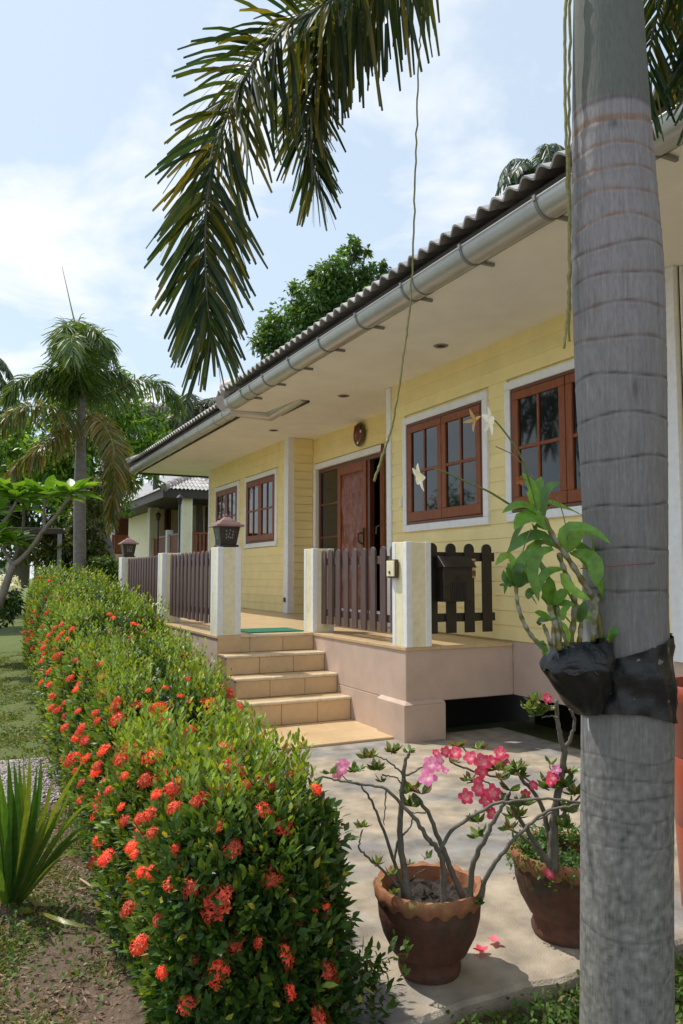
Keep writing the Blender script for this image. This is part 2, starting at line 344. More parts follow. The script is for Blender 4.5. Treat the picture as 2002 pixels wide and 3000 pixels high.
# entrance
door = MB().box(XD + .035, XD + .11, 8.72, 8.775, .74, 2.90).box(XD + .035, XD + .11, 10.745, 10.80, .74, 2.90).box(XD + .035, XD + .11, 8.775, 10.745, 2.845, 2.90).box(XD + .035, XD + .11, 9.16, 9.23, .74, 2.845).box(XD + .035, XD + .11, 10.10, 10.15, .74, 2.845).build('entrance', WOODD, house, .004)
t = MB(); t.box(XD - .02, XD + .034, 8.64, 10.885, 2.90, 2.985).box(XD - .02, XD + .034, 8.64, 8.72, .737, 2.899).box(XD - .02, XD + .034, 10.80, 10.885, .737, 2.899).build('trim', WHT, door, .004)
t = MB(); t.box(XD + .02, XD + .10, 8.78, 9.16, .737, .84); t.box(XD + .005, XD + .10, 9.235, 10.10, .737, .84); t.build('threshold', WHT, door, .003)
def carved_leaf(name, par, w, h, mtx):
    """stile-and-rail leaf, raised carved panel with leafy relief; local y = width, z = height, x = thickness"""
    t = MB(); st = .09
    t.box(-.02, .02, 0, st, 0, h, mtx).box(-.02, .02, w - st, w, 0, h, mtx).box(-.02, .02, st, w - st, h - .12, h, mtx).box(-.02, .02, st, w - st, 0, .14, mtx).box(-.02, .02, st, w - st, .62, .72, mtx)
    leaf = t.build(name, WOOD, par, .004)
    def relief(z0, z1, seed):
        rg = np.random.default_rng(seed); n, k = 22, int(22 * (z1 - z0) / (w - 2 * st)); Y, Z = np.meshgrid(np.linspace(st, w - st, n), np.linspace(z0, z1, k))
        u = (Y - st) / (w - 2 * st) * 2 - 1; v = (Z - z0) / (z1 - z0)
        H = .010 * np.sin(9 * v * (1 + (z1 - z0)) + 5 * np.abs(u)) * np.cos(6 * u + 3 * np.sin(8 * v)) + .008 * np.cos(14 * np.abs(u) - 10 * v)
        X = -.004 - H - .004 * rg.random(H.shape); X[0] = X[-1] = .0; X[:, 0] = X[:, -1] = .0
        i = np.arange(n * k).reshape(k, n); P = [mtx @ Vector(p) for p in np.stack([X, Y, Z], -1).reshape(-1, 3)]
        npmesh('carved_panel', np.array(P), np.stack([i[:-1, :-1], i[:-1, 1:], i[1:, 1:], i[1:, :-1]], -1).reshape(-1, 4), CARVE, leaf, smooth=True)
    relief(.72, h - .12, 3); relief(.14, .62, 4)
    MB().box(.005, .012, st, w - st, .14, .62, mtx).box(.005, .012, st, w - st, .72, h - .12, mtx).build('back_panel', WOODD, leaf)
    hy = w - .07 if name == 'fixed_leaf' else .07
    return leaf
# (the fixed leaf's handle sits by the dark gap)
lf = carved_leaf('door_leaf', door, .865, 2.0, Matrix.Translation((XD + .035, 9.235, .845)))
t = MB(); hx, hy_, hz = XD - .02, 9.30, 1.82; t.box(hx + .012, hx + .022, hy_ - .025, hy_ + .025, hz - .16, hz + .12); t.tube([(hx + .012, hy_, hz + .05), (hx - .045, hy_, hz + .04), (hx - .05, hy_ , hz - .06), (hx + .01, hy_, hz - .10)], .011, 8); t.build('handle', BRASS, lf, 0, True)
d = Vector((4.50 - 4.86, 8.06 - 8.74, 0)); ang = math.atan2(d.y, d.x) - math.pi / 2
lf2 = carved_leaf('door_leaf', door, .77, 2.06, Matrix.Translation((4.85, 8.735, .80)) @ Matrix.Rotation(ang, 4, 'Z'))
t = MB(); mt = Matrix.Translation((4.85, 8.735, .80)) @ Matrix.Rotation(ang, 4, 'Z')
for s in (-1, 1): t.box(s * .022 - .004, s * .022 + .004, .68, .73, .9, 1.16, mt); t.tube([mt @ Vector((s * .022, .70, 1.10)), mt @ Vector((s * .075, .70, 1.08)), mt @ Vector((s * .08, .70, 1.0)), mt @ Vector((s * .075, .60, 1.0))], .010, 8)
t.build('handle', BRASS, lf2, 0, True)
for a, b in ((.84, 1.85), (1.88, 2.34), (2.37, 2.845)):
    bx('pane', GLASS, door, XD + .060, XD + .064, 10.15, 10.745, a, b)
MB().box(XD + .045, XD + .09, 10.15, 10.745, 1.85, 1.88).box(XD + .045, XD + .09, 10.15, 10.745, 2.34, 2.37).box(XD + .045, XD + .09, 10.15, 10.745, .74, .84).build('glazing_bar', WOODD, door, .003)
# dark room behind the open leaf
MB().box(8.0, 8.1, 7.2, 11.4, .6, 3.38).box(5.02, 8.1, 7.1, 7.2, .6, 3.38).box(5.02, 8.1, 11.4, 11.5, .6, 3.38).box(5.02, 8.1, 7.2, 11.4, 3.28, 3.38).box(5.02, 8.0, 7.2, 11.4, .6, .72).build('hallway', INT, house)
# soffit
MB().prism([(3.10, -1.5), (5.6, -1.5), (5.6, 16.1), (3.24, 16.1), (3.24, 9.42), (3.10, 9.42)], 'z', ZS, ZS + .03).build('soffit', SOF, house)
for sx, sy in ((4.05, 10.50), (3.99, 8.09), (3.9, 5.9), (3.9, 2.9)):
    t = MB().lathe([(.040, -.004), (.062, -.008), (.070, -.002), (.070, .0)], 24, (sx, sy, ZS)); dl = t.build('downlight', GUTD, house, 0, True)
    MB().lathe([(.0, .0), (.040, -.003)], 20, (sx, sy, ZS - .002)).build('lens', INT, dl)
MB().box(3.10, 3.125, -1.5, 9.42, ZS + .032, ZS + .17).build('fascia', DARK, house); MB().box(3.24, 3.265, 9.43, 16.1, ZS - .035, ZS + .15).build('fascia', DARK, house); MB().box(3.24, 5.5, 16.102, 16.13, ZS - .035, ZS + .15).build('fascia', DARK, house)
for y in (1.9,):
    MB().box(3.3 if y > 9.4 else 3.16, 4.25 if y < 7.5 else 4.45, y - .0015, y + .0015, ZS - .0012, ZS + .001).build('soffit_joint', GUTD, house)
# gutters: half-round troughs
def gutter(name, pts, r=.10):
    """half round trough following pts (horizontal run), open at the top, beaded outer lip"""
    pts = [Vector(p) for p in pts]; n = 14; vs = []; fs = []
    for i, p in enumerate(pts):
        d1 = (pts[i] - pts[i - 1]).normalized() if i else (pts[1] - pts[0]).normalized(); d2 = (pts[i + 1] - pts[i]).normalized() if i < len(pts) - 1 else d1
        s1 = Vector((d1.y, -d1.x, 0)); s2 = Vector((d2.y, -d2.x, 0)); s = (s1 + s2).normalized(); s = s / max(.3, s.dot(s1))
        ring = [p + s * (r * math.cos(math.pi + math.pi * k / n)) + Vector((0, 0, r * math.sin(math.pi + math.pi * k / n))) for k in range(n + 1)]
        ring += [p + s * ((r - .006) * math.cos(2 * math.pi - math.pi * k / n)) + Vector((0, 0, (r - .006) * math.sin(2 * math.pi - math.pi * k / n) + .001)) for k in range(n + 1)]
        vs += ring
    m = 2 * (n + 1)
    for i in range(len(pts) - 1): fs += [(i * m + k, i * m + (k + 1) % m, (i + 1) * m + (k + 1) % m, (i + 1) * m + k) for k in range(m)]
    fs += [tuple(range(m)), tuple((len(pts) - 1) * m + k for k in range(m))]
    g = MB().add(vs, fs).build(name, GUT, house, 0, True); return g
def ringbit(mb, c, r, w, a0=math.pi, a1=2 * math.pi, n=14):
    vs = []
    for k in range(n + 1):
        a = a0 + (a1 - a0) * k / n
        for rr in (r, r + .006):
            for yy in (-w, w): vs.append((c[0] + rr * math.cos(a), c[1] + yy, c[2] + rr * math.sin(a)))
    f = []
    for k in range(n):
        b = 4 * k; f += [(b, b + 1, b + 5, b + 4), (b + 2, b + 6, b + 7, b + 3), (b, b + 4, b + 6, b + 2), (b + 1, b + 3, b + 7, b + 5)]
    mb.add(vs, f)
g1 = gutter('gutter', [(3.0, -1.5, 3.455), (3.0, 9.22, 3.455)])
t = MB(); t.tube([(2.902, -1.5, 3.458), (2.902, 9.22, 3.458)], .009, 8).build('bead', GUT, g1, 0, True)
t = MB(); vs = [(3.0 + .1 * math.cos(math.pi + math.pi * k / 14), 0, 3.455 + .1 * math.sin(math.pi + math.pi * k / 14)) for k in range(15)]
t.prism([(v[0], v[2]) for v in vs], 'y', 9.215, 9.235); ringbit(t, (3.0, 9.16, 3.455), .101, .05); t.build('end_cap', GUT, g1, 0, True)
for y in (-.35, .4, 1.15, 1.9, 2.65, 3.40, 4.145, 4.906, 5.653, 6.40, 7.13, 7.863, 8.60):
    t = MB(); ringbit(t, (3.0, y, 3.455), .101, .011); t.box(3.06, 3.17, y - .011, y + .011, 3.372, 3.393); t.box(2.885, 2.905, y - .012, y + .012, 3.44, 3.474); t.build('gutter_bracket', GUTD, house, 0, True)
for y in (4.75, 8.3): t = MB(); ringbit(t, (3.0, y, 3.455), .1008, .004); t.build('gutter_joint', GUTD, house, 0, True)
g2 = gutter('gutter', [(3.14, 16.0, 3.43), (3.14, 9.52, 3.43), (3.60, 9.44, 3.40), (3.66, 8.50, 3.47)], .095)
MB().tube([(3.047, 16.0, 3.433), (3.047, 9.45, 3.433)], .008, 8).build('bead', GUT, g2, 0, True)
t = MB(); t.box(3.70, 3.74, 8.5, 9.40, 3.372, ZS - .001).build('fascia', DARK, house)
for y in (9.80, 10.2, 10.95, 11.7, 12.45, 13.2, 13.95, 14.7, 15.45): t = MB(); ringbit(t, (3.14, y, 3.43), .096, .008); t.build('gutter_bracket', GUT, house, 0, True)
# roof: deck, first courses of tiles, hip caps
PITCH = R(24)
def roof_z(x, x0, z0): return z0 + (x - x0) * math.tan(PITCH)
rd = MB(); e1, e2 = 2.93, 3.06
def hiproof(x0, y0, y1, z0, hy0, hy1, w):
    xr = x0 + w; zr = roof_z(xr, x0, z0); A = [(x0, y0, z0), (x0, y1, z0), (xr, y1 - hy1, zr), (xr, y0 + hy0, zr), (x0 + 2 * w, y0, z0), (x0 + 2 * w, y1, z0)]
    B = [(a, b, c - .05) for a, b, c in A]
    fs = [(0, 3, 2, 1), (4, 5, 2, 3), (1, 2, 5), (0, 4, 3)]; rd.add(A, fs); rd.add(B, fs); n = len(rd.v) - 12
    rd.f += [(n, n + 1, n + 7, n + 6), (n + 1, n + 5, n + 11, n + 7), (n + 4, n, n + 6, n + 10), (n + 5, n + 4, n + 10, n + 11)]
hiproof(2.95, -2.0, 9.30, 3.535, 0, 4.4, 4.4); hiproof(3.08, 9.50, 16.2, 3.505, 3.2, 3.2, 4.2)
rd.build('roof_deck', DARK, house)
def tile_mesh(wd=.28, ln=.36, h=.046):
    n = 15; vs = []
    for z0 in (0, -.014):
        for x in (0, ln):
            for k in range(n):
                u = k / (n - 1); vs.append((x, u * wd, h * (.5 - .5 * math.cos(4 * math.pi * u)) ** .8 + z0 + (.014 if x == 0 else -.006)))
    f = []
    for k in range(n - 1): f += [(k, k + 1, n + k + 1, n + k), (2 * n + k, 3 * n + k, 3 * n + k + 1, 2 * n + k + 1), (k, 2 * n + k, 2 * n + k + 1, k + 1), (n + k, n + k + 1, 3 * n + k + 1, 3 * n + k)]
    f += [(0, n, 3 * n, 2 * n), (n - 1, 3 * n - 1, 4 * n - 1, 2 * n - 1)]
    return MB().add(vs, f).mesh('roof_tile', 0, True)
TM = tile_mesh(); TM.materials.append(ROOFT)
def tiles(par, x0, z0, ys, courses, hip=None):
    for c in range(courses):
        for y in ys:
            if hip and not (hip[0] + c * .3 < y < hip[1] - c * .3 - .2): continue
            o = link('roof_tile', TM, None, par); o.location = (x0 + c * .31 * math.cos(PITCH), y + random.uniform(-.002, .002), z0 + c * .31 * math.sin(PITCH)); o.rotation_euler = (random.uniform(-.008, .008), -PITCH + random.uniform(-.012, .004), 0)
tiles(house, 2.875, 3.548, np.arange(1.0, 9.2, .28), 2, (-3, 9.42)); tiles(house, 3.02, 3.515, np.arange(9.72, 16.1, .28), 2, (9.6, 16.3))
def caps(par, p, q, n, r=.115, mat=ROOFC):
    p, q = Vector(p), Vector(q)
    for i in range(n):
        a, b = p.lerp(q, i / n), p.lerp(q, (i + 1.12) / n); t = MB(); t.tube([a, a.lerp(b, .08), b], [r * 1.1, r * 1.12, r * .92], 14); t.build('hip_cap', mat, par, .004, True)
caps(house, (2.93, 9.30, 3.585), (4.9, 7.3, 4.45), 6); caps(house, (3.03, 9.60, 3.54), (4.4, 11.0, 4.15), 5, .125); caps(house, (3.05, 16.15, 3.54), (4.6, 14.6, 4.2), 5)
# small things on the walls
t = MB(); t.box(XN - .016, XN - .002, 7.24, 7.30, 2.04, 2.15); t.build('wall_socket', YEL2, house, .003)
t = MB(); t.box(XL - .035, XL - .015, 11.02, 11.08, .90, .97); t.build('floor_lamp_socket', METAL, house, .006)

# carved mask above the door
orn = thing('wall_ornament', 'round carved wooden mask ornament hanging over the front door', 'ornament', (XD - .01, 9.33, 3.2))
t = MB(); pr = []
oc = (XD - .02, 9.33, 3.205)
t.lathe([(.145, 0), (.165, .012), (.150, .03), (.11, .030), (.105, .008)], 28); t.v = [(oc[0] - z, oc[1] + x * .95, oc[2] + y) for x, y, z in t.v]; ring = t.build('rim', BRASS, orn, 0, True)
t = MB(); t.lathe([(.12, 0), (.11, .03), (.07, .055), (.0, .065)], 20); t.v = [(oc[0] - z, oc[1] + x * .85, oc[2] + y * .85 - .01) for x, y, z in t.v]
for k in range(3): t.tube([(oc[0] - .05, oc[1] + (k - 1) * .045, oc[2] + .02), (oc[0] - .04, oc[1] + (k - 1) * .075, oc[2] + .13)], [.022, .006], 6)
t.tube([(oc[0] - .06, oc[1] - .03, oc[2] - .05), (oc[0] - .06, oc[1] + .03, oc[2] - .05)], .012, 6); t.build('face', CARVE, orn, 0, True)
t = MB()
for q in ((-.085, .03), (.0, -.115)): t.lathe([(.0, .01), (.016, .008), (.022, 0)], 10); n = len(t.v) - 30; t.v[n:] = [(oc[0] - .035 - z, oc[1] + q[0] + x, oc[2] + q[1] + y) for x, y, z in t.v[n:]]
t.build('shell_inlay', WHT, orn, 0, True)

# ------------------------------------------------------------------ terrace and steps
terr = thing('terrace', 'raised tiled terrace on taupe rendered base in front of the yellow house', 'terrace', (3.4, 8.5, 0))
XF, XP = 2.24, 3.23
TZ = .715
t = MB(); t.box(XP + .003, XP + .18, 5.5, 7.23, -.1, .296).prism([(XP, 5.43), (XN + .01, 5.43), (XN + .01, 5.60), (XP + .18, 5.60), (XP + .18, 7.23), (XP, 7.23)], 'z', .297, TZ).box(XP, XP + .18, 5.82, 7.23, -.1, .2965).box(XF, XF + .18, 7.235, 13.4, -.1, TZ).box(XF + .18, XP + .18, 7.235, 7.40, -.1, TZ).box(XF, 4.4, 13.25, 13.4, -.1, TZ - .001); t.build('base_wall', TAU, terr, .006)
t = MB(); t.box(3.19, 3.575, 5.39, 5.84, -.05, .285); t.add([(3.19, 5.39, .286), (3.575, 5.39, .286), (3.575, 5.84, .286), (3.19, 5.84, .286), (3.228, 5.428, .312), (3.575, 5.428, .312), (3.575, 5.84, .312), (3.228, 5.84, .312)], [(0, 1, 5, 4), (1, 2, 6, 5), (2, 3, 7, 6), (3, 0, 4, 7), (4, 5, 6, 7)]); t.build('plinth', TAU, terr, .004)
t = MB().box(XP + .181, 4.9, 5.61, 15.0, .55, .706).box(XF + .181, XP + .18, 7.41, 15.0, .55, .706); t.build('deck', GROUT, terr)
# tiles .33 m
TMS = {}
def tile_obj(par, x0, x1, y0, y1, z0, z1, mat=TIL, name='floor_tile'):
    k = tuple(round(v, 3) for v in (x1 - x0, y1 - y0, z1 - z0)) + (mat.name,)
    if k not in TMS: TMS[k] = MB().box(0, k[0], 0, k[1], 0, k[2]).mesh(name, .003); TMS[k].materials.append(mat)
    o = link(name, TMS[k], None, par); o.location = (x0, y0, z0); return o
g = .003
def floor(x0, x1, y0, y1, s=.33):
    x = x0
    while x < x1 - .02:
        xx = min(x + s, x1); y = y0
        while y < y1 - .02:
            yy = min(y + s, y1); tile_obj(terr, x + g / 2, xx - g / 2, y + g / 2, yy - g / 2, .707, .733); y += s
        x += s
floor(XP - .012, XN - .001, 5.415, 7.225); floor(XF - .012, XL - .002, 7.225, 12.5)
t = MB().box(XF - .012, 4.46, 12.502, 15.0, .707, .733).build('floor_end', TIL, terr)
t = MB().box(XL, XD + .03, 7.56, 10.97, .70, .733).build('floor_recess', TIL, terr); 
bx('floor_strip', TIL, terr, XN, XN + .03, 5.6, 7.56, .70, .733)
st = thing('staircase', 'tan tiled steps with pale nosings climbing to the terrace', 'steps', (2.74, 6.6, 0))
lev = [(.020, 5.56, 6.40), (.210, 6.40, 6.68), (.385, 6.68, 6.955), (.560, 6.955, 7.225), (.735, 7.225, 7.3)]
t = MB(); 
for i in (1, 2, 3): t.box(XF + .003, XP - .003, lev[i][1] + .014, 7.234, 0 if i == 1 else lev[i - 1][0], lev[i][0] - .013)
t.build('core', GROUT, st)
for i in (1, 2, 3):                      # treads: nosing strip and tread tiles
    z, ya, yb = lev[i]; bx('nosing', TILE_EDGE, st, XF - .004, XP - .002, ya - .012, ya + .07, z - .013, z + .013, .006)
    for x0, x1 in ((XF, XF + .32), (XF + .32, XF + .66), (XF + .66, XP - .002)): tile_obj(st, x0 + .001, x1 - .001, ya + .072, yb - .001, z - .012, z + .010, name='tread_tile')
bx('nosing', TILE_EDGE, st, XF + .22, XP - .001, 7.212, 7.222, .712, .738, .003)
for i in range(4):                       # risers
    zb = lev[i][0] + (.012 if i else .0); zt = lev[i + 1][0] - .014; y = lev[i + 1][1]; off = (.0, .0, .0, .0)[i]
    for x0, x1 in ((XF, XF + .32), (XF + .32, XF + .66), (XF + .66, XP - .003)): tile_obj(st, x0 + .0015, x1 - .0015, y - .0005, y + .012, zb, zt, name='riser_tile')
for k in range(3):
    for j in range(2): tile_obj(st, XF + .33 * k + .001, XF + .33 * (k + 1) - .002, 5.56 + .42 * j, 5.56 + .42 * (j + 1) - .0015, .0, .020, name='landing_tile')

# ------------------------------------------------------------------ pillars, fences, lanterns
def pillar(x, y, label, w=.225, h=.84):
    p = thing('gate_pillar', label, 'pillar', (x, y, .734), 'cream pillars along the terrace edge')
    bx('core', YEL2, p, x, x + w, y, y + w, .734, .734 + h, .003); s = .05
    for a, b in ((x - .004, y - .004), (x + w - s, y - .004), (x - .004, y + w - s), (x + w - s, y + w - s)):
        bx('corner_strip', WHT, p, a, a + s + .004, b, b + s + .004, .7345, .734 + h + .002, .003)
    return p
pillar(3.23, 5.41, 'cream pillar with white corners and doorbell box, nearest the palm trunk')
pillar(3.23, 7.24, 'bare topped cream pillar at the right of the steps')
pillar(2.24, 7.24, 'cream pillar carrying the large dark lantern left of the steps')
pillar(2.24, 9.50, 'bare topped cream pillar between the two left picket panels')
pillar(2.24, 12.10, 'far cream pillar carrying the small lantern by the hedge end')
def picket_mesh(w, h, th=.02):
    n = 9; pr = [(-w / 2, 0), (w / 2, 0)] + [(w / 2 * math.cos(math.pi * k / n), h - w / 2 + w / 2 * math.sin(math.pi * k / n)) for k in range(n + 1)]
    return MB().prism(pr, 'x', -th / 2, th / 2).mesh('picket', .003)
def fence(name, label, x, ys, rail, w, mat, z0=.82, h=.74, along='y'):
    c = (x, (rail[0] + rail[1]) / 2, .734) if along == 'y' else ((rail[0] + rail[1]) / 2, x, .734)
    f = thing(name, label, 'fence', c, 'brown picket fence panels on the terrace'); pm = picket_mesh(w, h); pm.materials.append(mat)
    for v in ys:
        o = link('picket', pm, None, f); o.location = (x, v, z0 + random.uniform(-.004, .004)) if along == 'y' else (v, x, z0)
        o.rotation_euler = (random.uniform(-.006, .006), 0, 0) if along == 'y' else (0, 0, math.pi / 2)
    for za, zb in ((.90, .965), (1.405, 1.475)):
        if along == 'y': bx('rail', mat, f, x + .0115, x + .045, rail[0], rail[1], za, zb, .003)
        else: bx('rail', mat, f, rail[0], rail[1], x + .0115, x + .045, za + .02, zb + .025, .003)
    return f
fence('picket_fence', 'brown picket panel in front of the carved front door', 3.33, [7.20, 7.035, 6.863, 6.69, 6.515, 6.335, 6.155, 5.97, 5.79], (5.63, 7.30), .098, BRN)
fence('picket_fence', 'brown picket panel right behind the large lantern pillar', 2.33, np.arange(7.60, 9.45, .163), (7.46, 9.52), .09, BRN)
fence('picket_fence', 'farthest brown picket panel behind the hedge', 2.33, np.arange(9.86, 12.05, .165), (9.72, 12.12), .09, BRN)
fence('picket_fence', 'short black brown picket panel holding the mailbox', 5.50, [3.525, 3.711, 3.896, 4.078], (3.46, 4.172), .098, BLK, .828, .745, 'x')
# mailbox
mbx = thing('mailbox', 'dark brown mailbox with sloped lid mounted on black picket panel', 'mailbox', (3.70, 5.4, 1.09))
bx('body', BLK, mbx, 3.555, 3.84, 5.37, 5.487, 1.09, 1.375, .006)
t = MB(); t.prism([(5.33, 1.37), (5.487, 1.37), (5.487, 1.465), (5.43, 1.465)], 'x', 3.54, 3.86); t.build('lid', BLK, mbx, .005)
bx('slot', INT, mbx, 3.60, 3.80, 5.364, 5.371, 1.325, 1.337)
t = MB(); 
for k in range(9): t.box(3.625 + .018 * k, 3.635 + .018 * k, 5.363, 5.371, 1.10, 1.25)
t.prism([(3.66, 1.27), (3.70, 1.295), (3.74, 1.27)], 'y', 5.362, 5.371); t.build('ribbing', BLK, mbx, .002)
bx('lock_box', BLK, mbx, 3.545, 3.60, 5.358, 5.372, 1.11, 1.21, .004)
STK = M('paper_notice', (.62, .45, .24), .7, .4, 70, col2=(.75, .50, .36), thr=(.45, .6)); STKD = M('notice_strip', (.20, .11, .04), .6, .5, 90)
nt_ = thing('notice_plate', 'small tan notice plate fixed beside the mailbox lid', 'notice', (3.895, 5.48, 1.3))
bx('plate', STK, nt_, 3.853, 3.945, 5.474, 5.479, 1.285, 1.445, .001); bx('dark_strip', STKD, nt_, 3.862, 3.944, 5.471, 5.4735, 1.30, 1.345); bx('dark_strip', STKD, nt_, 3.862, 3.944, 5.471, 5.4735, 1.415, 1.43)
# doorbell box
db = thing('doorbell_box', 'small cream bell box in dark frame on the near pillar', 'bell box', (3.2, 5.59, 1.29))
bx('frame', BRASS, db, 3.195, 3.224, 5.525, 5.665, 1.285, 1.435, .004); bx('face', YEL2, db, 3.182, 3.1945, 5.537, 5.655, 1.297, 1.425, .003)
t = MB().tube([(3.182, 5.60, 1.33), (3.176, 5.60, 1.33)], .012, 12).build('button', BRASS, db)
# lanterns
def lantern(x, y, label, s=1.):
    L = thing('pillar_lantern', label, 'lantern', (x, y, 1.577), 'dark lanterns on pillars')
    z = 1.579; rot = 0
    def frus(mb, z0, z1, a, b): mb.add([(x + sx * r, y + sy * r, zz) for zz, r in ((z0, a), (z1, b)) for sx, sy in ((-1, -1), (1, -1), (1, 1), (-1, 1))], [(0, 1, 5, 4), (1, 2, 6, 5), (2, 3, 7, 6), (3, 0, 4, 7), (3, 2, 1, 0), (4, 5, 6, 7)])
    t = MB(); frus(t, z, z + .02, .095 * s, .095 * s); frus(t, z + .02, z + .195, .078 * s, .106 * s); body = t.build('body', METAL, L, .003)
    t = MB()
    for k, (u, v) in enumerate(((-.4, .75), (.1, .8), (.5, .72), (-.38, .55), (0, .60), (.45, .55), (-.1, .45), (-.35, .38), (.15, .38), (.4, .4))):
        for f in (0, 1):
            r = (.078 + .028 * v) * s + .0025; c = (x + u * .075 * s, y - r, z + .02 + .175 * v) if f == 0 else (x - r, y + u * .075 * s, z + .02 + .175 * v)
            dxv, dyv = ((.010, 0) if f == 0 else (0, .010)); t.add([(c[0] - dxv, c[1] - dyv, c[2]), (c[0], c[1], c[2] - .011), (c[0] + dxv, c[1] + dyv, c[2]), (c[0], c[1], c[2] + .013)], [(0, 1, 2, 3)])
    t.build('cut_outs', GUTD, L)
    t = MB()
    for z0, z1, a, b in ((.195, .218, .142, .135), (.218, .240, .115, .100), (.240, .262, .085, .070), (.262, .292, .055, .022)): frus(t, z + z0, z + z1, a * s, b * s)
    roof = t.build('roof', COPPER, L, .003); MB().lathe([(.0, .325), (.010, .318), (.012, .306), (.006, .298), (.010, .290)], 10, (x, y, z)).build('finial', COPPER, roof, 0, True)
lantern(2.352, 7.352, 'large dark lantern with tiered roof on pillar left of steps'); lantern(2.352, 12.21, 'small far dark lantern on the last pillar above the hedge', .95)
# door mat
mt_ = thing('door_mat', 'green door mat at the top of the steps', 'mat', (2.9, 7.7, .734))
bx('mat', GRN, mt_, 2.63, 3.215, 7.43, 7.94, .734, .745, .004)

# ------------------------------------------------------------------ hedge
HY = [2.0, 3.0, 4.3, 5.3, 6.6, 8.0, 10.0, 12.0, 14.5]
HH = [.60, .64, .72, .79, .93, 1.03, 1.13, 1.22, 1.28]
HL = [.56, .56, .60, .63, .70, .77, .88, .97, 1.08]
HR = [1.03, 1.13, 1.36, 1.49, 1.60, 1.71, 1.83, 1.92, 2.02]
def hedge_sec(y):
    """left edge, right edge, height of the hedge at y, rounded off at both ends"""
    h = np.interp(y, HY, HH); l = np.interp(y, HY, HL); r = np.interp(y, HY, HR)
    e = np.clip((2.32 - y) / .30, 0, 1); f = np.clip((y - 14.0) / .6, 0, 1)
    k = np.sqrt(np.maximum(1e-4, 1 - e ** 3)) * np.sqrt(np.maximum(1e-4, 1 - f ** 3))
    c = (l + r) / 2; a = (r - l) / 2 * k
    lump = 1 + .06 * np.sin(y * 3.1 + 1) + .045 * np.sin(y * 7.3) - .15 * np.abs(np.sin(y * 3.9 + .4)) ** 10 
    return c, a * (1 + .04 * np.sin(y * 4.7) - .14 * np.abs(np.sin(y * 3.9 + .4)) ** 10), h * lump * (.55 + .45 * k)

hedge = thing('ixora_hedge', 'long clipped hedge with orange red flower heads along the terrace', 'hedge', (1.1, 7, 0))
def hedge_pts(y0, y1, n, inset=0.):
    y = RNG.uniform(y0, y1, n); th = RNG.uniform(-.12, math.pi + .12, n)
    c, a, h = hedge_sec(y); s, q = np.sin(th), np.cos(th); pw = lambda v: np.sign(v) * np.abs(v) ** .5
    P = np.stack([c + (a - inset) * pw(q), y, np.maximum(-.03, (h - inset) * pw(np.maximum(s, 0)))], -1)
    low = s < 0; P[low, 2] = RNG.uniform(-.04, .3, low.sum())
    Nn = nrm(np.stack([pw(q) ** 3 / np.maximum(a, .1), 0 * y, np.maximum(pw(np.maximum(s, 0)), 0) ** 3 / np.maximum(h, .1)], -1) + 1e-6)
    e = np.clip((2.5 - y) / .5, 0, 1); Nn[:, 1] -= e * 1.2; return P, nrm(Nn)
def near_end_pts(n):
    """the rounded near end face"""
    u = RNG.uniform(-1, 1, n); v = RNG.uniform(0, 1, n); x = .79 + u * .25; z = v * .60; y = 2.05 + .10 * np.abs(u) ** 4 + .08 * v ** 5 + RNG.uniform(-.03, .05, n)
    return np.stack([x, y, z], -1), nrm(np.stack([u * .3, -np.ones(n), v * .5], -1))
def shoots(P, Nn, m, L, W, up=.75, ln=(.06, .15), young_lit=.5):
    n = len(P); d = nrm(Nn * .7 + np.array([0, 0, up]) + rdir(n) * .45); l = RNG.uniform(*ln, n); parts = []
    tone = RNG.uniform(0, 1, n)
    for k in range(m):
        t = k / max(1, m - 1); base = P + d * (l * (t * 1.15 - .55))[:, None]; rad = rdir(n); rad = nrm(rad - d * (rad * d).sum(-1, keepdims=True))
        D = nrm(d * (.25 + .75 * t) + rad * (1.0 - .45 * t) + np.array([0, 0, .12])); U = nrm(np.cross(np.cross(D, d), D) * 1. + rdir(n) * .25)
        y = np.clip(t * 1.25 - .45 + RNG.uniform(-.25, .25, n) + (tone - .5) * .7, 0, 1)[:, None] * young_lit  # yellow-green share: young tips, plus light and shade put into the leaf colour
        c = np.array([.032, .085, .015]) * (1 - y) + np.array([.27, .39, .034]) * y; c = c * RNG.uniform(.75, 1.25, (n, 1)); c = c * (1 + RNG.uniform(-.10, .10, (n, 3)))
        red = RNG.random(n) < .014; c[red] = (.17, .08, .025); yel_ = RNG.random(n) < .02; c[yel_] = (.42, .38, .05)
        parts.append(strips(base, D, U, RNG.uniform(.55, 1.3, n) * L * (1 - .25 * t), RNG.uniform(.8, 1.15, n) * W, c, (.12, .95, .75, .05), droop=RNG.uniform(0, .3, n), fold=.10))
    return join(parts)
parts = []
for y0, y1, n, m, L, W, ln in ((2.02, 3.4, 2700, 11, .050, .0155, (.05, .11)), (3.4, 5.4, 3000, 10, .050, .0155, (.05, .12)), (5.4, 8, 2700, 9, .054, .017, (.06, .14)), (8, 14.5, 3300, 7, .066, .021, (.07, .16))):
    P, Nn = hedge_pts(y0, y1, n); parts.append(shoots(P, Nn, m, L, W, up=.9 + .06 * y0, ln=ln, young_lit=min(1, .45 + .07 * y0)))  # yellower with distance: the far hedge's lit look is put into leaf colour
    P, Nn = hedge_pts(y0, y1, n // 2, .07); parts.append(shoots(P, Nn, m - 4, L * 1.1, W * 1.2, young_lit=.2))
    k = n // 6; P, Nn = hedge_pts(y0, y1, k * 3); top = Nn[:, 2] > .5; P, Nn = P[top], Nn[top]; parts.append(shoots(P + np.array([0, 0, .035]), Nn, m + 2, L * .9, W * .85, up=2.4, ln=(.10, .30), young_lit=1.0))  # top shoots yellowest: sunlit look of the top painted into the leaves
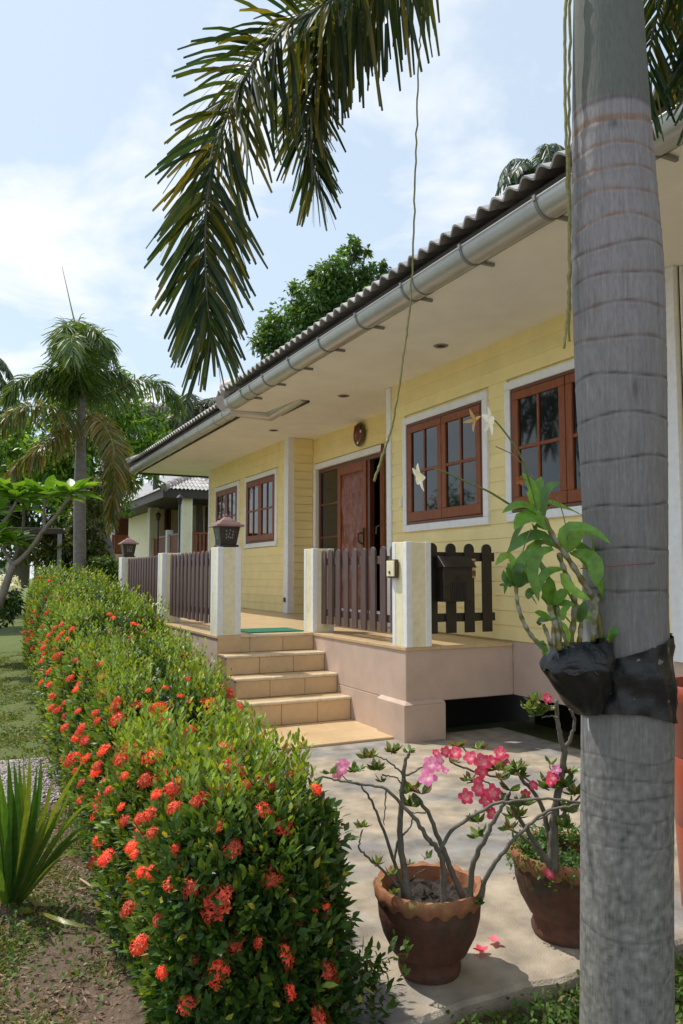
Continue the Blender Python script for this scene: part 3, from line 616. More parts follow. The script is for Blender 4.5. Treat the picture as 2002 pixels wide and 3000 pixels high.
P, Nn = near_end_pts(620); parts.append(shoots(P, Nn, 11, .052, .017, young_lit=.12)); P[:, 1] += .08; parts.append(shoots(P, Nn, 6, .055, .02, young_lit=.1))  # near end leaves coloured darker, painting in the shade of that face
# a low sprig that reaches over the slab
P, Nn = RNG.normal(size=(40, 3)) * np.array([.07, .05, .05]) + np.array([1.07, 2.12, .10]), nrm(np.tile([.8, -.3, .6], (40, 1))); parts.append(shoots(P, Nn, 10, .05, .018, young_lit=.2))
P, Nn = hedge_pts(2.1, 13, 260); tw = MB()
for p_, n_ in zip(P, Nn):
    d_ = np.array([n_[0] * .5, n_[1] * .3, .9]) + RNG.normal(size=3) * .25; tw.tube([p_ - d_ * .12, p_, p_ + d_ * RNG.uniform(.04, .13)], [.004, .003, .0015], 4, False)
tw.build('bare_twigs', TWIG, hedge)['kind'] = 'stuff'
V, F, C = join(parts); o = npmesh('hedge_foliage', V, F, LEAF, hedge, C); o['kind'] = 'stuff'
yy = np.linspace(2.06, 14.45, 90); prof = []; nn = 15
for y in yy:
    c, a, h = hedge_sec(y)
    for k in range(nn): th = math.pi * k / (nn - 1); q, s = math.cos(th), math.sin(th); prof.append((c + (max(a - .10, .03)) * math.copysign(abs(q) ** .5, q), y, max(0, h - .11) * max(s, 0) ** .5 - .05))
i = np.arange(len(prof)).reshape(-1, nn); npmesh('stem_mass', np.array(prof), np.stack([i[:-1, :-1], i[:-1, 1:], i[1:, 1:], i[1:, :-1]], -1).reshape(-1, 4), TWIG, hedge)
# flower heads
def flower_head(seed, n=44):
    rg = np.random.default_rng(seed); parts = []; g = (1 + 5 ** .5) / 2
    for k in range(n):
        z = 1 - (k + .5) / n * .95; a = 2 * math.pi * k / g; rr = math.sqrt(1 - z * z); d = np.array([rr * math.cos(a), rr * math.sin(a), z]); r = rg.uniform(.55, 1.06); p = d * r * np.array([1, 1, .78])
        u = np.cross(d, [.3, .8, .1]); u /= np.linalg.norm(u); w_ = np.cross(d, u); a0 = rg.uniform(0, 6.28)
        dirs = np.array([u * math.cos(a0 + j * math.pi / 2) + w_ * math.sin(a0 + j * math.pi / 2) + d * .25 for j in range(4)]); b = rg.uniform(.7, 1.2)
        c = np.tile(np.array([.84, .105, .052]) * b, (4, 1)); c[:, 1] *= rg.uniform(.7, 1.6)
        parts.append(strips(np.tile(p, (4, 1)), nrm(dirs + np.random.default_rng(seed * 99 + k).normal(size=(4, 3)) * .25), np.tile(d, (4, 1)), .33, .17, c, (.3, 1, .1), fold=.08))
    return join(parts)
heads = []
for s in range(4):
    V, F, C = flower_head(s, 62 if s < 3 else 20); o = npmesh('flower_head', V, F, FLOW, None, C); heads.append(o.data); bpy.data.objects.remove(o)
FL = [(0.671,5.247,0.657,0.030),(0.727,4.416,0.757,0.023),(0.889,4.387,0.757,0.030),(1.303,4.081,0.683,0.048),(0.681,3.715,0.736,0.019),(0.665,3.673,0.711,0.025),(0.747,3.647,0.714,0.029),(0.849,3.621,0.695,0.040),(0.800,3.598,0.679,0.023),(0.857,3.569,0.645,0.037),(0.671,3.622,0.666,0.036),(0.604,4.391,0.591,0.022),(0.602,3.810,0.670,0.017),(0.597,3.715,0.652,0.018),(0.551,4.473,0.497,0.022),(0.566,3.954,0.584,0.023),(0.555,3.981,0.555,0.020),(0.915,3.325,0.654,0.021),(0.986,3.260,0.646,0.023),(0.836,3.217,0.645,0.011),(0.619,3.085,0.628,0.055),(0.651,2.846,0.665,0.035),(0.606,3.580,0.548,0.031),(0.532,4.039,0.419,0.037),(0.582,3.590,0.483,0.023),(0.534,3.899,0.398,0.022),(0.534,3.720,0.385,0.019),(0.521,2.966,0.535,0.016),(0.697,2.762,0.626,0.037),(0.629,2.436,0.656,0.029),(0.616,2.786,0.600,0.028),(0.646,2.233,0.672,0.023),(0.706,2.240,0.685,0.028),(0.822,2.495,0.685,0.031),(0.828,2.437,0.680,0.022),(0.877,2.343,0.679,0.024),(1.028,2.841,0.660,0.034),(0.917,2.838,0.672,0.030),(1.096,3.628,0.691,0.049),(0.798,2.121,0.652,0.025),(0.839,2.082,0.613,0.029),(0.592,2.312,0.635,0.019),(0.555,2.455,0.583,0.019),(0.540,2.524,0.553,0.019),(0.544,2.777,0.477,0.021),(0.520,2.543,0.465,0.021),(0.498,2.848,0.340,0.027),(0.690,2.069,0.580,0.024),(0.787,2.037,0.497,0.028),(0.546,2.144,0.489,0.024),(0.585,2.090,0.490,0.026),(0.643,2.049,0.458,0.042),(0.502,2.487,0.303,0.023),(0.503,2.317,0.268,0.027),(0.687,2.034,0.355,0.023),(0.806,2.003,0.308,0.029),(0.643,2.041,0.290,0.033),(0.823,2.007,0.214,0.024),(0.574,2.076,0.206,0.024),(0.952,2.037,0.218,0.035),(0.921,2.027,0.108,0.042),(0.526,2.143,0.268,0.016),(0.974,2.346,0.667,0.025),(0.997,2.331,0.688,0.025),(0.559,2.872,0.602,0.012),(0.583,2.494,0.628,0.010),(0.968,2.150,0.682,0.019),(0.557,2.169,0.564,0.014),(0.517,2.385,0.442,0.014),(0.544,2.374,0.553,0.013),(0.540,2.820,0.513,0.013),(0.797,2.275,0.684,0.017),(1.256,3.690,0.670,0.022),(0.995,3.640,0.717,0.017),(0.825,3.742,0.769,0.013),(0.912,3.764,0.771,0.013),(0.962,3.674,0.744,0.017),(0.666,3.369,0.636,0.016),(0.558,3.755,0.557,0.015),(0.582,5.414,0.532,0.024),(0.590,5.641,0.572,0.022),(0.634,6.157,0.599,0.024),(0.669,6.962,0.704,0.027),(0.653,6.933,0.601,0.027),(0.674,6.064,0.716,0.027),(0.699,6.032,0.733,0.027),(0.731,5.701,0.806,0.022),(0.808,5.305,0.808,0.021),(0.602,4.478,0.693,0.018),(1.054,6.133,1.010,0.021),(1.219,6.057,0.936,0.024),(1.258,6.048,0.919,0.024),(1.278,6.020,0.871,0.024),(1.047,6.025,0.878,0.020),(1.074,6.108,0.986,0.021),(1.185,5.996,0.844,0.020),(0.860,10.895,0.480,0.037),(0.899,12.158,0.478,0.034),(0.800,9.622,0.772,0.027),(0.838,9.422,0.854,0.026),(0.922,9.522,1.044,0.024),(0.728,6.905,0.831,0.017),(0.638,5.211,0.516,0.021),(0.518,2.488,0.460,0.013),(0.522,2.267,0.480,0.011),(0.842,2.026,0.440,0.007),(0.949,2.046,0.461,0.007),(0.948,2.043,0.398,0.007),(0.908,2.029,0.405,0.007),(0.742,2.004,0.356,0.009),(0.588,2.072,0.321,0.011),(0.520,2.175,0.387,0.015),(0.659,2.107,0.630,0.015),(0.866,2.238,0.685,0.017)]
def put_head(p, r, nv=None):
    c, a, h = hedge_sec(p[1]); n = Vector(((p[0] - c) / a * .8, -.15 - max(0, 2.6 - p[1]), .75 + .4 * random.random())).normalized()
    o = link('flower_head', random.choice(heads[:3] if r > .014 else heads), None, hedge); o.location = Vector(p) + n * (.0 if nv else .055)
    q = n.to_track_quat('Z', 'Y') @ Quaternion((0, 0, 1), random.uniform(0, 6.28)); o.rotation_mode = 'QUATERNION'; o.rotation_quaternion = q; k = r * random.uniform(.9, 1.1); o.scale = (k, k, k * random.uniform(.7, 1.0))
for x, y, z, r in FL: put_head((x, y, z), min(.062, max(.019, r * 1.15)), True)
P, Nn = hedge_pts(2.6, 13, 400)
keep = [(p, n) for p, n in zip(P, Nn) if (n[0] < -.3 and p[2] > .1 and (p[1] < 8 or random.random() < .4)) or (n[2] > .5 and p[1] < 5.5 and random.random() < .30) or random.random() < .06][:140]
for p, n in keep: put_head(p, random.uniform(.020, .036))

# ------------------------------------------------------------------ grass, litter, pebbles
def lawn(name, x0, x1, y0, y1, n, L, W, cols, patch, zf=GZ + .012, dens=.5):
    P = np.stack([RNG.uniform(x0, x1, n), RNG.uniform(y0, y1, n), np.full(n, zf)], -1)
    f = np.sin(P[:, 0] * 7 + 1.3 * np.sin(P[:, 1] * 5)) + np.sin(P[:, 1] * 6.1 + 2 * np.sin(P[:, 0] * 4)) + .8 * np.sin(P[:, 0] * 17 + P[:, 1] * 13)
    P = P[f + RNG.normal(size=n) * .7 > patch]; n = len(P); D = nrm(rdir(n) * .75 + np.array([0, 0, .75])); D[:, 2] = np.abs(D[:, 2]); D = nrm(D)
    V, F, C = strips(P, D, rdir(n), RNG.uniform(.6, 1.3, n) * L, W, colmix(cols, n, .25), (.8, 1, .1), droop=.5)
    o = npmesh(name, V, F, GRASS, None, C); return tag(o, kind='stuff')
GC = [(.09, .17, .028), (.14, .22, .04), (.19, .24, .055), (.26, .22, .10), (.07, .13, .025)]
tag(lawn('grass', -.4, .72, 1.6, 5.0, 42000, .036, .0075, GC + [(.28, .22, .12), (.2, .14, .08)], -.15), 'patchy short grass on bare earth left of the hedge', 'grass')
tag(lawn('grass', -.6, 1.15, 6.2, 15, 36000, .050, .013, GC, -1.1), 'mown green lawn beyond the gravel path', 'grass')
tag(lawn('grass', .9, 3.2, .7, 2.08, 16000, .055, .007, GC, -.3), 'grass tufts around the palm base below the slab edge', 'grass')
def clover(name, cx, cy, sx, sy, n, label):
    P = np.stack([RNG.normal(cx, sx, n), RNG.normal(cy, sy, n), GZ + RNG.uniform(.01, .05, n)], -1); P = P[(P[:, 1] < 2.09) | (P[:, 0] < .95)]; n = len(P)
    V, F, C = strips(P, nrm(rdir(n) + np.array([0, 0, .3])), nrm(rdir(n) * .5 + np.array([0, 0, 1])), RNG.uniform(.012, .028, n), .014, cvar((.075, .15, .02), n, .3), (.2, 1, .6)); o = npmesh(name, V, F, GRASS, None, C); return tag(o, label, 'weeds', kind='stuff')
clover('ground_weeds', 1.75, 1.93, .30, .08, 1500, 'low leafy weeds along the slab edge by the palm')
clover('ground_weeds', .32, 3.25, .20, .25, 800, 'low leafy weeds beside the spiky yucca')
n = 5200; P = np.stack([RNG.uniform(-.3, .8, n), RNG.uniform(1.6, 5, n), np.full(n, GZ + .024)], -1); D = rdir(n); D[:, 2] *= .15
V, F, C = strips(P, nrm(D), nrm(rdir(n) * .4 + np.array([0, 0, 1])), RNG.uniform(.010, .040, n), RNG.uniform(.004, .010, n), colmix([(.20, .12, .07), (.30, .20, .12), (.12, .07, .045), (.36, .27, .17)], n), (.2, 1, .1))
tag(npmesh('leaf_litter', V, F, GRASS, None, C), 'dry brown leaf litter scattered on the bare earth', 'litter', kind='stuff')
n = 5200; c = np.stack([RNG.uniform(-.3, .72, n), RNG.uniform(5.0, 6.25, n), np.full(n, GZ + .032)], -1); r = RNG.uniform(.004, .012, (n, 1))
oc_ = np.array([(1, 0, 0), (0, 1, 0), (-1, 0, 0), (0, -1, 0), (0, 0, .7), (0, 0, -.7)], float); V = (c[:, None] + oc_[None] * r[:, None] * RNG.uniform(.6, 1.3, (n, 6, 1))).reshape(-1, 3)
fo = np.array([(0, 1, 4), (1, 2, 4), (2, 3, 4), (3, 0, 4), (1, 0, 5), (2, 1, 5), (3, 2, 5), (0, 3, 5)]); F = (np.arange(n)[:, None, None] * 6 + fo[None]).reshape(-1, 3)
tag(npmesh('pebbles', V, F, M('pebble', None, .8, .2, 60, attr='Col'), None, np.repeat(colmix([(.40, .37, .35), (.50, .46, .43), (.32, .28, .27), (.42, .33, .30)], n), 6, 0)), 'loose grey pebbles covering the garden path', 'gravel', kind='stuff')
# dry fallen leaves, roots on the soil
for i, (pts, lab) in enumerate((([(0.540,3.729,-0.030), (0.564,3.553,-0.010), (0.593,3.430,-0.020)], 'pale dry fallen leaf near the hedge foot'), ([(0.441,3.386,-0.030), (0.479,3.410,-0.010)], 'thin dry stalk lying on the soil'))):
    a = thing('fallen_leaf', lab, 'leaf', pts[0]); MB().tube(cr(pts, 4), lerp(.004, .009, (len(pts) - 1) * 4 + 1), 6).build('blade', M('dry_leaf', (.42, .30, .18), .8), a)

# ------------------------------------------------------------------ palms
def frond(name, parent, pts, ll, n, cols, wid=.03, r0=.012, spread=1.0, grav=.45, plum=1.0, sub=0, sag=.25, fwd=.45, tips=None, mat=PALM, rmat=None, start=.06):
    """pinnate plumose frond: rachis tube plus leaflets; sub>0 makes that many leaflets objects of their own"""
    C = np.array(cr(pts, 8)); seg = np.r_[0, np.cumsum(np.linalg.norm(np.diff(C, axis=0), axis=1))]; seg /= seg[-1]
    rach = MB().tube(C[::2], lerp(r0, r0 * .2, len(C[::2])), 6).build(name, rmat or REIN, parent, 0, 'all')
    t = np.linspace(start, 1, n); P = np.stack([np.interp(t, seg, C[:, k]) for k in range(3)], -1); T = nrm(np.gradient(P, axis=0))
    up = np.array([0, 0, 1.]); S = np.cross(T, up); S[np.linalg.norm(S, axis=1) < .15] = (1, 0, 0); S = nrm(S); Bn = nrm(np.cross(S, T))
    side = np.where(np.arange(n) % 2 == 0, 1, -1); phi = RNG.uniform(-1.1, 1.1, n) * plum
    out = S * (side * np.cos(phi))[:, None] + Bn * np.sin(phi)[:, None]
    fw = fwd + .9 * t ** 3; D = nrm(out * spread + T * fw[:, None] + RNG.normal(size=(n, 3)) * .10)
    L = ll * np.clip(np.minimum(.55 + 2.2 * t, 1.0) * (1 - .45 * t ** 3), .2, 1) * RNG.uniform(.8, 1.12, n)
    D[:, 2] -= grav * .5; D = nrm(D); Nn = nrm(np.cross(D, T) + rdir(n) * .5); col = colmix(cols, n, .25)
    if tips is not None: yl = RNG.random(n) < tips[1]; col[yl] = np.array(tips[0]) * RNG.uniform(.7, 1.2, (yl.sum(), 1))
    prof = (.35, .9, 1, .85, .55)
    if sub:
        pick = RNG.permutation(n)[:sub]; rest = np.setdiff1d(np.arange(n), pick)
        for k in pick:
            v, f, c = strips(P[k:k+1], D[k:k+1], Nn[k:k+1], L[k:k+1], wid * random.uniform(.8, 1.1), col[k:k+1], prof, droop=sag, fold=.10); npmesh('leaflet', v, f, mat, rach, c)
    else: rest = np.arange(n)
    if len(rest):
        v, f, c = strips(P[rest], D[rest], Nn[rest], L[rest], wid, col[rest], prof, droop=sag, fold=.10); npmesh('leaflets', v, f, mat, rach, c)['kind'] = 'stuff'
    return rach
palm = thing('palm_tree', 'grey ringed palm trunk in the right foreground with arching fronds above', 'palm tree', (1.655, 1.64, GZ), None)
TC = [(1.661,1.656,-0.071), (1.654,1.642,0.111), (1.641,1.617,0.476), (1.625,1.579,0.977), (1.614,1.569,1.159), (1.601,1.545,1.496), (1.581,1.528,1.797), (1.562,1.509,2.115), (1.531,1.487,2.525), (1.512,1.468,2.844), (1.495,1.450,3.145)]
TR = [.126, .120, .1185, .1185, .109, .1085, .1165, .1185, .100, .088, .072]
RINGS = [(1.645,1.623,0.385), (1.636,1.606,0.621), (1.634,1.601,0.685), (1.632,1.598,0.735), (1.631,1.594,0.781), (1.629,1.590,0.835), (1.610,1.560,1.273), (1.606,1.553,1.382), (1.602,1.545,1.491), (1.597,1.537,1.607), (1.591,1.530,1.715), (1.581,1.526,1.819), (1.573,1.521,1.918), (1.566,1.517,2.006), (1.564,1.511,2.083), (1.557,1.508,2.152), (1.551,1.505,2.217), (1.546,1.501,2.288), (1.542,1.498,2.350), (1.537,1.494,2.414), (1.533,1.491,2.478), (1.530,1.488,2.529)]
def trunk_mesh():
    zs = np.array([p[2] for p in TC]); Z = np.arange(-.08, 3.2, .005); n = 150
    X = np.interp(Z, zs, [p[0] for p in TC]); Y = np.interp(Z, zs, [p[1] for p in TC]); Rr = np.interp(Z, zs, TR)
    ker = np.ones(41) / 41; sm = lambda a: np.convolve(np.pad(a, 20, mode='edge'), ker, 'valid'); X, Y, Rr = sm(X), sm(Y), sm(Rr)
    a = np.linspace(0, 2 * math.pi, n, endpoint=False); A, ZZ = np.meshgrid(a, Z)
    rad = np.tile(Rr[:, None], (1, n)); col = np.zeros((len(Z), n, 3))
    q = np.clip((Z - 1.35) / .8, 0, 1)[:, None, None]; grey = np.array([.185, .180, .176]) * (1 - q) + np.array([.265, .252, .262]) * q; low = np.array([.205, .200, .182]); f = np.clip((1.0 - Z) / .5, 0, 1)[:, None, None]; col[:] = grey * (1 - f) + low * f
    ring_w = {}
    for k, p in enumerate(RINGS):
        zr = p[2] + .006 * np.sin(A * 1 + k) + .004 * np.sin(A * 3 + k * 2.1); d = ZZ - zr; upper = k >= 6
        if k == len(RINGS) - 1: continue
        w_ = .0034 if k < 12 else .0042
        g = np.exp(-(d / w_) ** 2) * (.75 + .25 * np.sin(A * 9 + k * 5)); rad -= g * (.0015 if upper else .0008); rad += np.exp(-((d + .010) / .006) ** 2) * (.0009 if upper else .0004)
        rc = np.array([.24, .14, .085]) if k >= 16 else (np.array([.14, .095, .07]) if k >= 12 else np.array([.055, .046, .040])); gg = (g * (1. if upper else .65))[..., None]; col = col * (1 - gg) + rc * gg
        if k == 20: band = (np.exp(-((d - .009) / .006) ** 2))[..., None]; col = col * (1 - .7 * band) + np.array([.27, .15, .075]) * .7 * band
    zc_ = RINGS[-1][2]; s = np.clip((ZZ - zc_ - .01 * np.sin(A)) / .02, 0, 1)[..., None]; shaft = np.array([.135, .15, .135]); col = col * (1 - s) + shaft * s
    g = np.exp(-((ZZ - zc_) / .008) ** 2)[..., None]; col = col * (1 - g) + np.array([.14, .12, .125]) * g
    # two dark knots
    for za, aa, sz, sa in (((1.563,1.478,2.460)[2], 3.98, .013, .10), ((1.613,1.514,1.780)[2], 4.22, .030, .07)):
        q = np.exp(-((ZZ - za) / sz) ** 2 - ((A - aa) / sa) ** 2)[..., None]; col = col * (1 - .75 * q) + np.array([.06, .05, .05]) * .75 * q
    lich = np.clip((np.sin(A * 5 + ZZ * 9) + np.sin(A * 11 - ZZ * 23) + np.sin(ZZ * 37 + A * 3)) / 3, 0, 1)[..., None] * np.clip((.95 - ZZ) / .3, 0, 1)[..., None]; col = col * (1 - .25 * lich) + np.array([.26, .26, .25]) * .25 * lich
    nz = RNG.normal(size=(len(Z), n)); k1 = np.ones(14) / 14 ** .5; k2 = np.ones(3) / 3 ** .5
    fib = np.apply_along_axis(lambda a: np.convolve(a, k1, 'same'), 0, nz); blot = np.apply_along_axis(lambda a: np.convolve(a, k2, 'same'), 0, RNG.normal(size=(len(Z), n))); blot = np.apply_along_axis(lambda a: np.convolve(a, k2, 'same'), 1, blot)
    shaft_ = np.clip((ZZ - zc_) / .02, 0, 1); lowz = np.clip((1.0 - ZZ) / .3, 0, 1)
    col = col * np.clip(1 + (.07 * fib * (1 - .7 * shaft_) + .17 * blot * lowz), .4, 1.8)[..., None]; rad = rad - .0003 * np.abs(fib) * (1 - shaft_)
    V = np.stack([X[:, None] + rad * np.cos(A), Y[:, None] + rad * np.sin(A), ZZ], -1).reshape(-1, 3); i = np.arange(len(Z) * n).reshape(-1, n); j = np.roll(i, -1, 1)
    return npmesh('trunk', V, np.stack([i[:-1], j[:-1], j[1:], i[1:]], -1).reshape(-1, 4), PTRUNK, palm, col.reshape(-1, 3), smooth=True)
trunk_mesh()
PG = [(.018, .042, .026), (.026, .056, .028), (.034, .072, .022), (.058, .088, .018), (.085, .105, .018)]
RACH = M('palm_rachis', (.16, .17, .10), .5, .2)
CR0 = (1.496,1.452,3.117)
frond('frond', palm, [CR0, (1.379,1.599,3.366), (1.223,1.794,3.289), (1.069,1.972,3.136), (0.950,2.061,3.048), (0.857,2.111,2.990), (0.783,2.155,2.907), (0.710,2.182,2.760), (0.667,2.192,2.625), (0.641,2.205,2.497), (0.631,2.211,2.360), (0.634,2.213,2.204), (0.642,2.208,2.089), (0.656,2.208,2.008)], .272, 560, PG, .0125, .010, sub=170, grav=.22, fwd=.34, sag=.35, rmat=RACH, spread=1.0, tips=((.20, .175, .022), .09), start=.31)
frond('frond', palm, [CR0, (1.541,1.723,3.584), (1.422,2.005,3.581), (1.276,2.255,3.462), (1.163,2.377,3.343), (1.097,2.421,3.210), (1.056,2.433,3.051), (1.049,2.426,2.919), (1.060,2.417,2.830), (1.074,2.418,2.746), (1.085,2.418,2.687)], .25, 370, PG, .0122, .009, sub=120, grav=.3, fwd=.38, sag=.35, rmat=RACH, tips=((.20, .165, .020), .14), start=.46)
frond('frond', palm, [CR0, (1.499,1.651,3.369), (1.428,1.958,3.449), (1.258,2.108,3.333), (1.149,2.193,3.224), (1.071,2.241,3.122), (1.016,2.257,2.984), (0.995,2.278,2.871)], .27, 230, PG, .0122, .009, rmat=RACH, tips=((.20, .165, .020), .13), start=.62)
frond('frond', palm, [CR0, (1.693,1.547,3.469), (2.013,1.719,3.548), (2.194,1.864,3.428), (2.245,1.961,3.315), (2.266,2.016,3.209), (2.253,2.034,3.081)], .30, 200, PG[:4], .015, .010, rmat=RACH, tips=((.16, .12, .02), .12), start=.3)
frond('frond', palm, [CR0, (1.672,1.456,3.356), (2.061,1.588,3.505), (2.309,1.699,3.399), (2.371,1.797,3.210), (2.345,1.825,3.040)], .33, 200, PG[:4], .016, .010, rmat=RACH, start=.3)
c0 = np.array(CR0)
for ax, ay, ln in ( (.9, -.2, 1.7), (.1, -1., 1.6), (-.9, -.5, 1.6)):   # the rest of the crown, above the frame
    d = np.array([ax, ay, 0]) / math.hypot(ax, ay)
    frond('frond', palm, [c0, c0 + d * .3 * ln + [0, 0, .75], c0 + d * .62 * ln + [0, 0, 1.0], c0 + d * .95 * ln + [0, 0, .85], c0 + d * 1.15 * ln + [0, 0, .45]], .32, 130, PG, .024, .011, rmat=RACH, start=.2)
MB().tube([c0, c0 + np.array([.0, .0, .5]), c0 + np.array([.03, 0, 1.6])], [.06, .04, .006], 10).build('spear_leaf', REIN, palm, 0, True)
# reins: long dry strips hanging from the fronds
def rein(pts, r): MB().tube([p + np.array([RNG.normal() * .0012, RNG.normal() * .0012, 0]) for p in cr(pts, 12)], lerp(r[0], r[1], (len(pts) - 1) * 12 + 1), 6).build('rein', REIN, palm, 0, 'all')
rein([(1.218,1.930,3.042), (1.216,1.948,2.855), (1.219,1.974,2.543), (1.220,2.006,2.178), (1.204,2.033,1.960), (1.183,2.060,1.772), (1.158,2.082,1.668), (1.139,2.098,1.595)], (.0022, .0042))
rein([(1.385,1.484,2.868), (1.388,1.499,2.681), (1.400,1.515,2.440), (1.416,1.529,2.189), (1.418,1.544,2.011), (1.414,1.556,1.903)], (.0050, .0035))
rein([(1.401,1.486,2.876), (1.408,1.508,2.598), (1.418,1.525,2.355), (1.426,1.540,2.140), (1.431,1.556,1.924)], (.0045, .003))

# the far foxtail palm
fp = thing('palm_tree', 'slender far palm with bushy crown standing behind the hedge end', 'palm tree', (2.225,16.271,0.800))
pts = [(2.215,16.282,0.732), (2.185,16.219,1.606), (2.147,16.141,2.682), (2.137,16.092,3.287), (2.120,16.040,3.960), (2.106,15.981,4.699), (2.087,15.943,5.237), (2.045,15.903,5.909)]
MB().tube(cr(pts, 5), [float(np.interp(i / 35, [0, .25, .43, .57, .7, .85, 1], [.125, .118, .115, .095, .08, .06, .03])) for i in range(36)], 14).build('trunk', M('far_palm_bark', (.19, .175, .17), .8, .3, 8, .3, 30, stretch=(1, 1, 3)), fp, 0, 'all')
FG = [(.07, .14, .03), (.09, .17, .035), (.055, .11, .03), (.14, .20, .04)]; FO = [(.19, .14, .03), (.22, .16, .04), (.11, .13, .03), (.08, .12, .025), (.25, .20, .08)]
HB = (2.094,15.980,4.781); HC = (2.093,15.991,4.661)
for pts, cols, ll, n in (
    ([HB, (1.953,15.758,5.536), (1.780,15.471,5.947), (1.714,15.278,5.971), (1.640,15.129,5.541)], FG, .56, 340), ([HB, (2.111,16.001,5.710), (2.051,16.202,6.286), (2.044,16.635,6.475), (1.945,17.182,5.895)], FG, .50, 320), ([HB, (2.265,16.151,5.674), (2.418,16.256,6.163), (2.591,16.393,6.192), (2.737,16.576,5.840)], FG, .48, 300),
    ([HB, (1.805,16.009,4.788), (1.509,15.916,4.949), (1.169,15.848,5.076), (0.900,15.771,4.911), (0.724,15.773,4.602)], FG, .38, 230), ([HB, (2.400,15.937,4.833), (2.756,15.968,5.032), (3.176,15.965,5.265), (3.612,15.973,5.283), (3.898,15.963,5.086), (4.076,16.013,4.792)], FG, .40, 250),
    ([HC, (1.769,15.614,4.407), (1.428,15.224,4.388), (1.076,15.065,4.352), (0.772,15.006,4.174), (0.558,15.025,3.884)], FO[2:4] + FO[:2] + FG, .38, 230), ([HC, (1.855,15.815,4.184), (1.628,15.724,3.943), (1.305,15.683,3.678), (1.022,15.732,3.435), (0.843,15.726,3.222)], FO + FG[:2], .36, 210),
    ([HC, (2.218,15.616,4.419), (2.404,15.321,4.204), (2.552,15.059,3.822), (2.590,14.973,3.321), (2.594,15.015,2.837), (2.587,15.064,2.324)], FO + FG[:1], .36, 280), ([HC, (2.402,16.293,4.593), (2.742,16.486,4.310), (3.019,16.608,3.934), (3.141,16.701,3.471), (3.238,16.682,3.152)], FO + FG, .36, 200),
    ([HB, (1.920,15.825,4.973), (1.675,15.702,5.188), (1.425,15.707,5.250), (1.241,15.706,5.022)], FG, .36, 200), ([HB, (2.271,16.091,5.069), (2.541,16.156,5.363), (2.834,16.116,5.451), (3.059,16.143,5.165)], FG, .36, 200), ([HB, (2.081,15.933,5.381), (2.075,15.778,5.892), (2.158,15.496,6.097), (2.321,15.219,5.802)], FG, .42, 260), ([HB, (1.961,15.554,5.276), (1.805,15.046,5.569), (1.702,14.430,5.529), (1.689,14.030,5.066)], FG, .42, 240),
    ([HC, (2.144,16.696,5.251), (2.092,17.574,5.709), (1.951,18.299,5.865), (1.792,18.858,5.480)], FG, .4, 180)):
    frond('frond', fp, pts, ll, int(n * 1.35), cols, .026, .016, plum=1.2, grav=.45, fwd=.3, sag=.5, start=.04 if cols is FG and pts[0] is HB else .16)
MB().tube([HB, (2.006,15.916,5.981), (1.864,15.935,6.552), (1.666,15.957,7.389)], [.03, .02, .012, .004], 8).build('spear_leaf', REIN, fp, 0, True)

